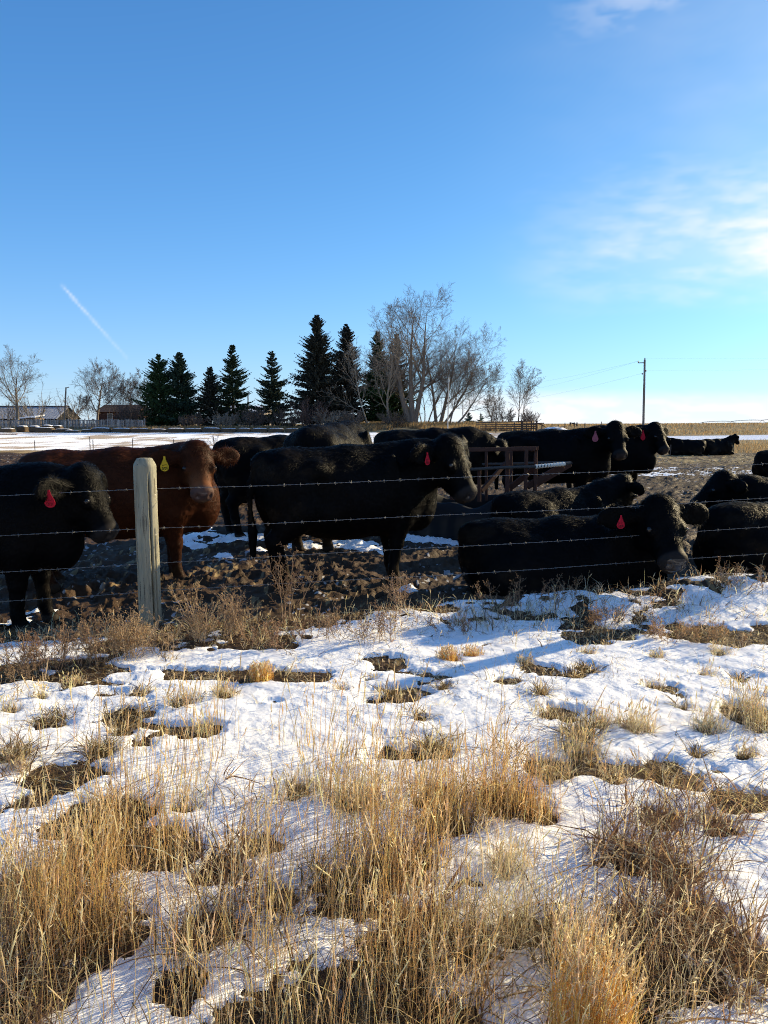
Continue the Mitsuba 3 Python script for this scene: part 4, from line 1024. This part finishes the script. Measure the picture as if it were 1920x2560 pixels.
for k in range(6):
    a = at(-60, 1085 + (k % 3) * 2.4, 82 - (k // 3) * .3); b = at(36 + g.uniform(-8, 8), 1085.5 + (k % 3) * 2.4, 82 - (k // 3) * .3)
    put(key + '__plank', bar(a, b, .25, .09), 'matte', np.array((.36, .17, .075)) * g.uniform(.75, 1.2))
key = thing('irrigation_pivot', 'long arched irrigation pipe on wheels on the far right horizon', 'irrigation pivot')
us = np.linspace(1755, 2050, 40); vs = 1056 - 6 * (us - 1755) / 165 - 1.6 * np.abs(np.sin((us - 1755) / 75 * np.pi))
pv = np.array([at(a, b, 260) for a, b in zip(us, vs)])
put(key + '__pipe', tubes(pv[None], np.full((1, 40), .10), 5), 'matte', (.35, .36, .37), True)
put(key + '__truss', tubes((pv * 1.0 - [0, 0, .9])[None], np.full((1, 40), .05), 4), 'matte', (.3, .31, .32), True)
for u in (1755, 1830, 1905, 1980):
    t = pv[np.argmin(np.abs(us - u))]; gzz = gz(t[0], 260)
    for dx in (-1.6, 1.6): put(key + '__leg', bar([t[0], 260, t[2]], [t[0] + dx, 260, gzz], .1, .1), 'matte', (.3, .31, .32))

# ------------------------------------------------------------------ dry grass and weeds
class Grass:
    def __init__(s): s.v, s.f, s.c, s.n = [], [], [], 0

    def add(s, mesh, col):
        v, f = mesh
        s.v.append(v); s.f.append(f + s.n); s.n += len(v)
        s.c.append(np.repeat(col, len(v) // len(col), 0))

    def build(s, key, **lab): return put(key, (np.vstack(s.v), np.vstack(s.f)), 'blade', np.vstack(s.c), False, **lab)


COLS = {'gold': (.86, .64, .33), 'straw': (.86, .72, .48), 'bright': (.95, .63, .23), 'brown': (.32, .20, .12), 'dark': (.24, .17, .085)}
def shade(k, n, g, lo=.6, hi=1.25):
    c = np.array(COLS[k]) * g.uniform(lo, hi, (n, 1))
    return np.clip(c * (1 + g.normal(0, .025, (n, 3))), .01, .9)


def root(x, y):
    return np.stack([x, y, np.maximum(smooth_ground(x, y), snow_surface(x, y) - .03) - .012], -1)


def curve(B, H, lean, bend, m, g):
    """Stalks from B: first upright, then bending over."""
    t = np.linspace(0, 1, m)[None, :, None]
    n = len(B)
    d0 = np.concatenate([lean, np.ones((n, 1))], 1); d0 = unit_rows(d0)
    p = B[:, None] + d0[:, None] * (H[:, None, None] * t)
    off = np.concatenate([bend, -.5 * np.linalg.norm(bend, axis=1, keepdims=True)], 1)
    return p + off[:, None] * (H[:, None, None] * t ** 2.3) + g.normal(0, .004, (n, m, 3)) * t


def stalks(G, x, y, h, kind, g, heads=.4, lean=.10, r=.0010, fullness=1.0):
    n = len(x)
    B = root(x, y)
    P = curve(B, h, g.normal(0, lean * .8, (n, 2)) + [.02, 0], g.normal(0, .085, (n, 2)) + [.03, 0], 7, g)
    sc = np.clip(y / 2.6, .8, 1.6)[:, None]
    R = r * sc * np.linspace(1.15, .55, 7)[None] * g.uniform(.7, 1.3, (n, 1))
    col = shade(kind, n, g)
    G.add(tubes(P, R, 3), col)
    w = g.random(n) < heads
    if w.any():
        k = w.sum(); L = np.clip(h[w] * g.uniform(.14, .30, k), .02, .13)
        tip = P[w, -1]; d = unit_rows(P[w, -1] - P[w, -2])
        s = np.linspace(0, 1, 6)
        Q = tip[:, None] - d[:, None] * (L[:, None] * (.75 - s))[..., None]
        prof = np.array([.25, .8, 1.0, .9, .6, .12]) * g.uniform(.75, 1.2, (k, 6))
        hc = shade('straw' if kind != 'brown' else 'gold', k, g, .75, 1.2)
        G.add(tubes(Q, .0021 * sc[w] * fullness * prof, 4), hc)
        # spikelets
        for q in range(7):
            a = Q[np.arange(k), g.integers(0, 5, k)]
            dd = unit_rows(d + g.normal(0, .45, (k, 3))) * (L * g.uniform(.10, .24, k))[:, None]
            G.add(ribbons(np.stack([a, a + dd * .5, a + dd], 1), np.tile([.0007, .0014, .0002], (k, 1)) * sc[w], unit_rows(g.normal(0, 1, (k, 3)))), hc)


def blades(G, x, y, h, kind, g, spread=.5, wid=.0022, curl=.6):
    n = len(x)
    B = root(x, y)
    th = g.uniform(0, 2 * np.pi, n); dirn = np.stack([np.cos(th), np.sin(th)], 1)
    P = curve(B, h, dirn * g.uniform(0, spread, (n, 1)), dirn * g.uniform(.1, curl, (n, 1)) + g.normal(0, .12, (n, 2)), 6, g)
    P[..., 2] = np.maximum(P[..., 2], B[:, None, 2] + .008)
    sc = np.clip(y / 2.6, .8, 1.7)[:, None]
    W = wid * sc * np.array([.7, 1, .95, .75, .45, .08])[None] * g.uniform(.5, 1.4, (n, 1))
    G.add(ribbons(P, W, unit_rows(np.stack([-dirn[:, 1], dirn[:, 0], g.normal(0, .5, n)], 1))), shade(kind, n, g, .5, 1.3))


tall, short, weedy = Grass(), Grass(), Grass()
bright = Grass()
g = np.random.default_rng(77)
def disc(cx, cy, r, n):
    a = g.uniform(0, 2 * np.pi, n); q = r * np.sqrt(g.random(n)) * g.uniform(.6, 1.15, n)
    return cx + q * np.cos(a), cy + q * np.sin(a)


for cx, cy, r, kind, n, h in CL:
    h *= .80 if h > .2 else .8
    if kind == 'gold':
        x, y = disc(cx, cy, r, int(n * .42)); stalks(tall, x, y, h * g.uniform(.45, 1.1, len(x)), 'gold', g, .45)
        x, y = disc(cx, cy, r * .95, int(n * .26)); blades(tall, x, y, h * g.uniform(.25, .75, len(x)), 'gold', g, .35, .0016, .5)
        x, y = disc(cx, cy, r * .95, int(n * .62)); blades(short, x, y, h * g.uniform(.15, .42, len(x)), 'dark', g, .7, .0020, .9)
    elif kind == 'bright':
        tgt = bright if h > .2 else short
        x, y = disc(cx, cy, r, int(n * 1.6)); stalks(tgt, x, y, h * g.uniform(.5, 1.1, len(x)), 'bright', g, .8, .08, .0008, .8)
        x, y = disc(cx, cy, r, int(n * 1.2)); blades(tgt, x, y, h * g.uniform(.35, .8, len(x)), 'bright', g, .28, .0012, .4)
    elif kind == 'straw':
        x, y = disc(cx, cy, r * 1.1, int(n * .9)); stalks(tall if h > .19 else short, x, y, h * g.uniform(.5, 1.2, len(x)), 'straw', g, .4, .18, .0009)
        x, y = disc(cx, cy, r, int(n * .8)); blades(short, x, y, h * g.uniform(.3, .9, len(x)), 'straw', g, .8, .0016, .9)
        x, y = disc(cx, cy, r * .8, int(n * 1.1)); blades(short, x, y, h * g.uniform(.25, .65, len(x)), 'dark', g, .9, .0018, .9)
    elif kind == 'dark':
        x, y = disc(cx, cy, r, int(n * 2.2)); blades(short, x, y, (h + .03) * g.uniform(.5, 1.3, len(x)), 'dark', g, 1.1, .0018, 1.0)
        x, y = disc(cx, cy, r, int(n * .9)); blades(short, x, y, (h + .02) * g.uniform(.5, 1.3, len(x)), 'straw', g, .9, .0014, .9)
    elif kind == 'brown':
        x, y = disc(cx, cy, r, int(n * .75)); blades(weedy, x, y, h * g.uniform(.3, .95, len(x)), 'brown', g, .8, .0030, 1.1)
        x, y = disc(cx, cy, r, int(n * .4)); stalks(weedy, x, y, h * g.uniform(.6, 1.4, len(x)), 'brown', g, .3, .25, .0011)
        x, y = disc(cx, cy, r, int(n * .5)); blades(weedy, x, y, h * g.uniform(.4, 1, len(x)), 'straw', g, .8, .0020, .9)
# scattered single stalks and litter
yy_ = g.uniform(1.45, 3.25, 1500) ** 1.0; xx_ = yy_ * g.uniform(-.6, .6, 1500)
dens = P2(xx_, yy_, 2.2, 3, 61) + .10 * (xx_ < .2) - .10 * (xx_ > .9)
k = dens > .60; xx_, yy_ = xx_[k], yy_[k]
stalks(tall, xx_, yy_, g.uniform(.15, .48, len(xx_)), 'gold', g, .6, .09)
k = g.random(len(xx_)) < .6; stalks(tall, xx_[k] + .02, yy_[k], g.uniform(.15, .42, k.sum()), 'straw', g, .6, .11)
yy_ = g.uniform(1.4, 3.1, 5200); xx_ = yy_ * g.uniform(-.62, .62, 5200); k = P2(xx_, yy_, 3.0, 3, 62) > .61; xx_, yy_ = xx_[k], yy_[k]
blades(weedy, xx_, yy_, g.uniform(.06, .24, len(xx_)), 'brown', g, 1.0, .0022, 1.2)
k = g.random(len(xx_)) < .8; blades(short, xx_[k], yy_[k], g.uniform(.06, .26, k.sum()), 'gold', g, .9, .0016, 1.0)
k = g.random(len(xx_)) < .6; blades(short, xx_[k] + .03, yy_[k] + .02, g.uniform(.05, .16, k.sum()), 'dark', g, 1.0, .0020, 1.0)
yy_ = g.uniform(2.9, 5.4, 900); xx_ = yy_ * g.uniform(-.6, .6, 900); k = P2(xx_, yy_, 1.6, 3, 63) > .48
stalks(short, xx_[k], yy_[k], g.uniform(.04, .17, k.sum()), 'straw', g, .5, .25, .0007)
# matted dead grass wherever the snow has melted through, and single tufts in the thin snow
yy_ = g.uniform(1.5, 5.6, 60000); xx_ = yy_ * g.uniform(-.62, .62, 60000)
gap = ground_z(xx_, yy_) - snow_surface(xx_, yy_)
k = (gap > .0) & (yy_ < fence_y(xx_) - .1) & (g.random(60000) < .55); xx_, yy_ = xx_[k], yy_[k]
blades(short, xx_, yy_, g.uniform(.02, .075, len(xx_)), 'dark', g, 1.3, .0017, 1.2)
k = g.random(len(xx_)) < .6; blades(short, xx_[k] + .01, yy_[k], g.uniform(.02, .085, k.sum()), 'straw', g, 1.3, .0013, 1.2)
yy_ = g.uniform(2.6, 5.3, 420); xx_ = yy_ * g.uniform(-.6, .6, 420)
for x0, y0 in zip(xx_, yy_):
    n = int(g.integers(4, 16)); x, y = disc(x0, y0, g.uniform(.015, .06), n)
    blades(short, x, y, g.uniform(.025, .11) * g.uniform(.5, 1.3, n), 'straw' if g.random() < .5 else 'dark', g, .9, .0014, .9)
# the strip along the fence
n = 2400; xx_ = g.uniform(-4, 4.2, n); yy_ = fence_y(xx_) + g.normal(-.42, .26, n)
k = (P2(xx_, yy_, 2.4, 3, 64) > .50) & (yy_ < fence_y(xx_) + .12); xx_, yy_ = xx_[k], yy_[k]
blades(short, xx_, yy_, g.uniform(.05, .17, len(xx_)), 'straw', g, .9, .0015, .9)
k = g.random(len(xx_)) < .9; blades(weedy, xx_[k], yy_[k], g.uniform(.05, .15, k.sum()), 'brown', g, .9, .0018, .9)
k = g.random(len(xx_)) < .22; stalks(short, xx_[k], yy_[k], g.uniform(.06, .20, k.sum()), 'straw', g, .6, .25, .0008)
tall.build('tall_dry_grass', kind='stuff', label='tall golden dry grass with seed heads on the near verge')
short.build('short_dry_grass', kind='stuff', label='short dry grass poking through the thin snow')
weedy.build('brown_weeds', kind='stuff', label='withered brown weeds and leaf litter on the verge')
k = thing('grass_tuft', 'bright golden feathery grass tuft at the bottom edge of the picture', 'grass tuft')
bright.build(k + '__blades', kind='stuff')

# branchy dead weeds along the fence
WEEDS = [(722, 1545, .46, 'tallest branchy dead weed, in front of the big bull', 5, (.24, .165, .11)), (1010, 1530, .27, 'wide twiggy dead weed left of the lying red tagged cow', 7, (.27, .19, .13)), (1245, 1535, .24, 'upright dead weed in front of the lying red tagged cow', 6, (.22, .15, .10)), (1410, 1530, .22, 'dead weed on the snow bank below the red tag', 6, (.22, .155, .10)),
         (1865, 1520, .24, 'dead weed on the bank at the right edge', 5, (.25, .17, .11)), (500, 1590, .34, 'bleached feathery weed right of the fence post', 10, (.36, .26, .16)), (575, 1580, .28, 'bleached drooping weed farther right of the fence post', 9, (.33, .235, .15)), (330, 1625, .30, 'bleached bushy weed at the foot of the fence post', 14, (.37, .27, .165)), (270, 1630, .26, 'pale weed left of the foot of the fence post', 10, (.33, .24, .15)), (390, 1620, .22, 'pale weed right against the foot of the fence post', 9, (.34, .25, .155)),
         (90, 1660, .22, 'bushy brown weed near the left edge', 13, (.25, .16, .10)), (170, 1650, .26, 'brown weed between the left edge and the fence post', 10, (.27, .18, .11)), (30, 1690, .2, 'brown weed at the left edge', 8, (.25, .17, .10)), (830, 1590, .2, 'low brown weed under the big bull', 8, (.24, .165, .105)), (930, 1590, .22, 'low brown weed right of the middle under the bull', 8, (.24, .16, .10)),
         (1130, 1575, .14, 'low dense weed below the left end of the lying cow', 6, (.2, .13, .085)), (1500, 1560, .17, 'low weed on the bank right of the snow gap', 9, (.26, .17, .1)), (1640, 1590, .15, 'low brown weed on the dark bank at right', 9, (.28, .18, .1)), (1770, 1600, .16, 'low brown weed near the right edge', 8, (.3, .2, .11)), (680, 1600, .18, 'small reddish weed left of the tallest branchy weed', 8, (.27, .175, .11))]
for i, (u, v, h, lb, n, col) in enumerate(WEEDS):
    b = gnd(u, v, .04); b[2] = smooth_ground(np.array([b[0]]), np.array([b[1]]))[0] - .01
    n = int(n * 1.4); h *= 1.12
    D = np.stack([g.normal(0, .38, n), g.normal(0, .38, n), np.ones(n)], 1)
    if i == 0: D = np.stack([g.normal(0, .14, n), g.normal(0, .14, n), np.ones(n)], 1)
    B = np.tile(b, (n, 1)) + np.stack([g.normal(0, .03, n), g.normal(0, .03, n), np.zeros(n)], 1) * (1 + 2 * (h < .3))
    lev = grow(B, D, h * g.uniform(.6, 1.05, n), np.full(n, .0022), [dict(m=8, wob=.10, up=.03, end=.5), dict(n=9, t0=.22, ratio=.42, ang=46, rr=.7, m=5, wob=.16, up=.10, end=.6), dict(n=5, t0=.2, ratio=.42, ang=44, rr=.75, m=3, wob=.2, up=.06, end=.6)], 300 + i, .0011)
    col = tuple(np.array(col) * 1.45); key = thing('dead_weed', lb, 'weed')
    put(key + '__stems', tubes(*lev[0], 4), 'matte', col, kind='stuff')
    G = Grass()
    for l in lev[1:]: G.add(tubes(*l, 3), shade('straw', len(l[0]), g, .7, 1.2) * (np.array(col) / np.array(COLS['straw'])))
    e = lev[2][0][:, -1]; kk = len(e)
    dd = unit_rows(g.normal(0, 1, (kk, 3))) * g.uniform(.004, .010, (kk, 1))
    G.add(ribbons(np.stack([e - dd, e, e + dd], 1), np.tile([.0004, .0020, .0004], (kk, 1)), unit_rows(g.normal(0, 1, (kk, 3)))), np.tile(np.array(col) * 1.3, (kk, 1)))
    G.build(key + '__twigs', kind='stuff')

# far grass: the tan strips behind the yard
far = Grass()
def farstrip(n, ylo, yhi, rlo, rhi, h, w, cond=None):
    y = g.uniform(ylo, yhi, n); x = y * g.uniform(rlo, rhi, n)
    k = P2(x, y, .12, 3, 71) > .36
    if cond is not None: k &= cond(x, y)
    x, y = x[k], y[k]; n = len(x)
    B = np.stack([x, y, smooth_ground(x, y) - .05], -1)
    H = h * g.uniform(.45, 1.15, n)
    d = np.stack([g.normal(.05, .2, n), g.normal(0, .2, n), np.ones(n)], 1)
    P = np.stack([B, B + d * (H * .5)[:, None], B + d * H[:, None] + np.stack([g.normal(.1, .15, n) * H, 0 * H, 0 * H], 1)], 1)
    c = np.array([.33, .245, .14]) * g.uniform(.55, 1.35, (n, 1)) * (1 + np.array([.1, 0, -.1]) * g.normal(0, 1, (n, 1)))
    far.add(ribbons(P, np.tile([1, .8, .15], (n, 1)) * (w * y / 100)[:, None], unit_rows(np.stack([np.ones(n), g.normal(0, .6, n), 0 * y], 1))), np.clip(c, .02, .8))


noroad = lambda x, y: ~((y - (x - 25) * .35 > 59) & (y - (x - 25) * .35 < 75))
farstrip(13000, 99, 112, -.06, .2, .75, .05)
farstrip(5000, 99, 106, -.6, -.06, .45, .05)
farstrip(6000, 36.5, 50, .37, .75, .24, .03)
farstrip(12000, 50, 140, .17, .75, .26, .04, noroad)
farstrip(7000, 82, 180, .2, .75, .34, .045)
far.build('dry_prairie_grass', kind='stuff', label='tan dry grass standing along the far side of the yard')
k0 = thing('snow_weed', 'thin dry weed standing in the snowy field behind the reddish brown cow', 'weed')
b = at(537, 1113, 44); b[2] = gz(b[0], 44)
lev = grow(np.tile(b, (8, 1)), np.stack([g.normal(0, .25, 8), g.normal(0, .25, 8), np.ones(8)], 1), g.uniform(.5, .9, 8), np.full(8, .012), [dict(m=5), dict(n=6, ratio=.4, m=3)], 5, .008)
put(k0 + '__stems', join([tubes(*l, 3) for l in lev]), 'matte', (.17, .125, .09), kind='stuff')
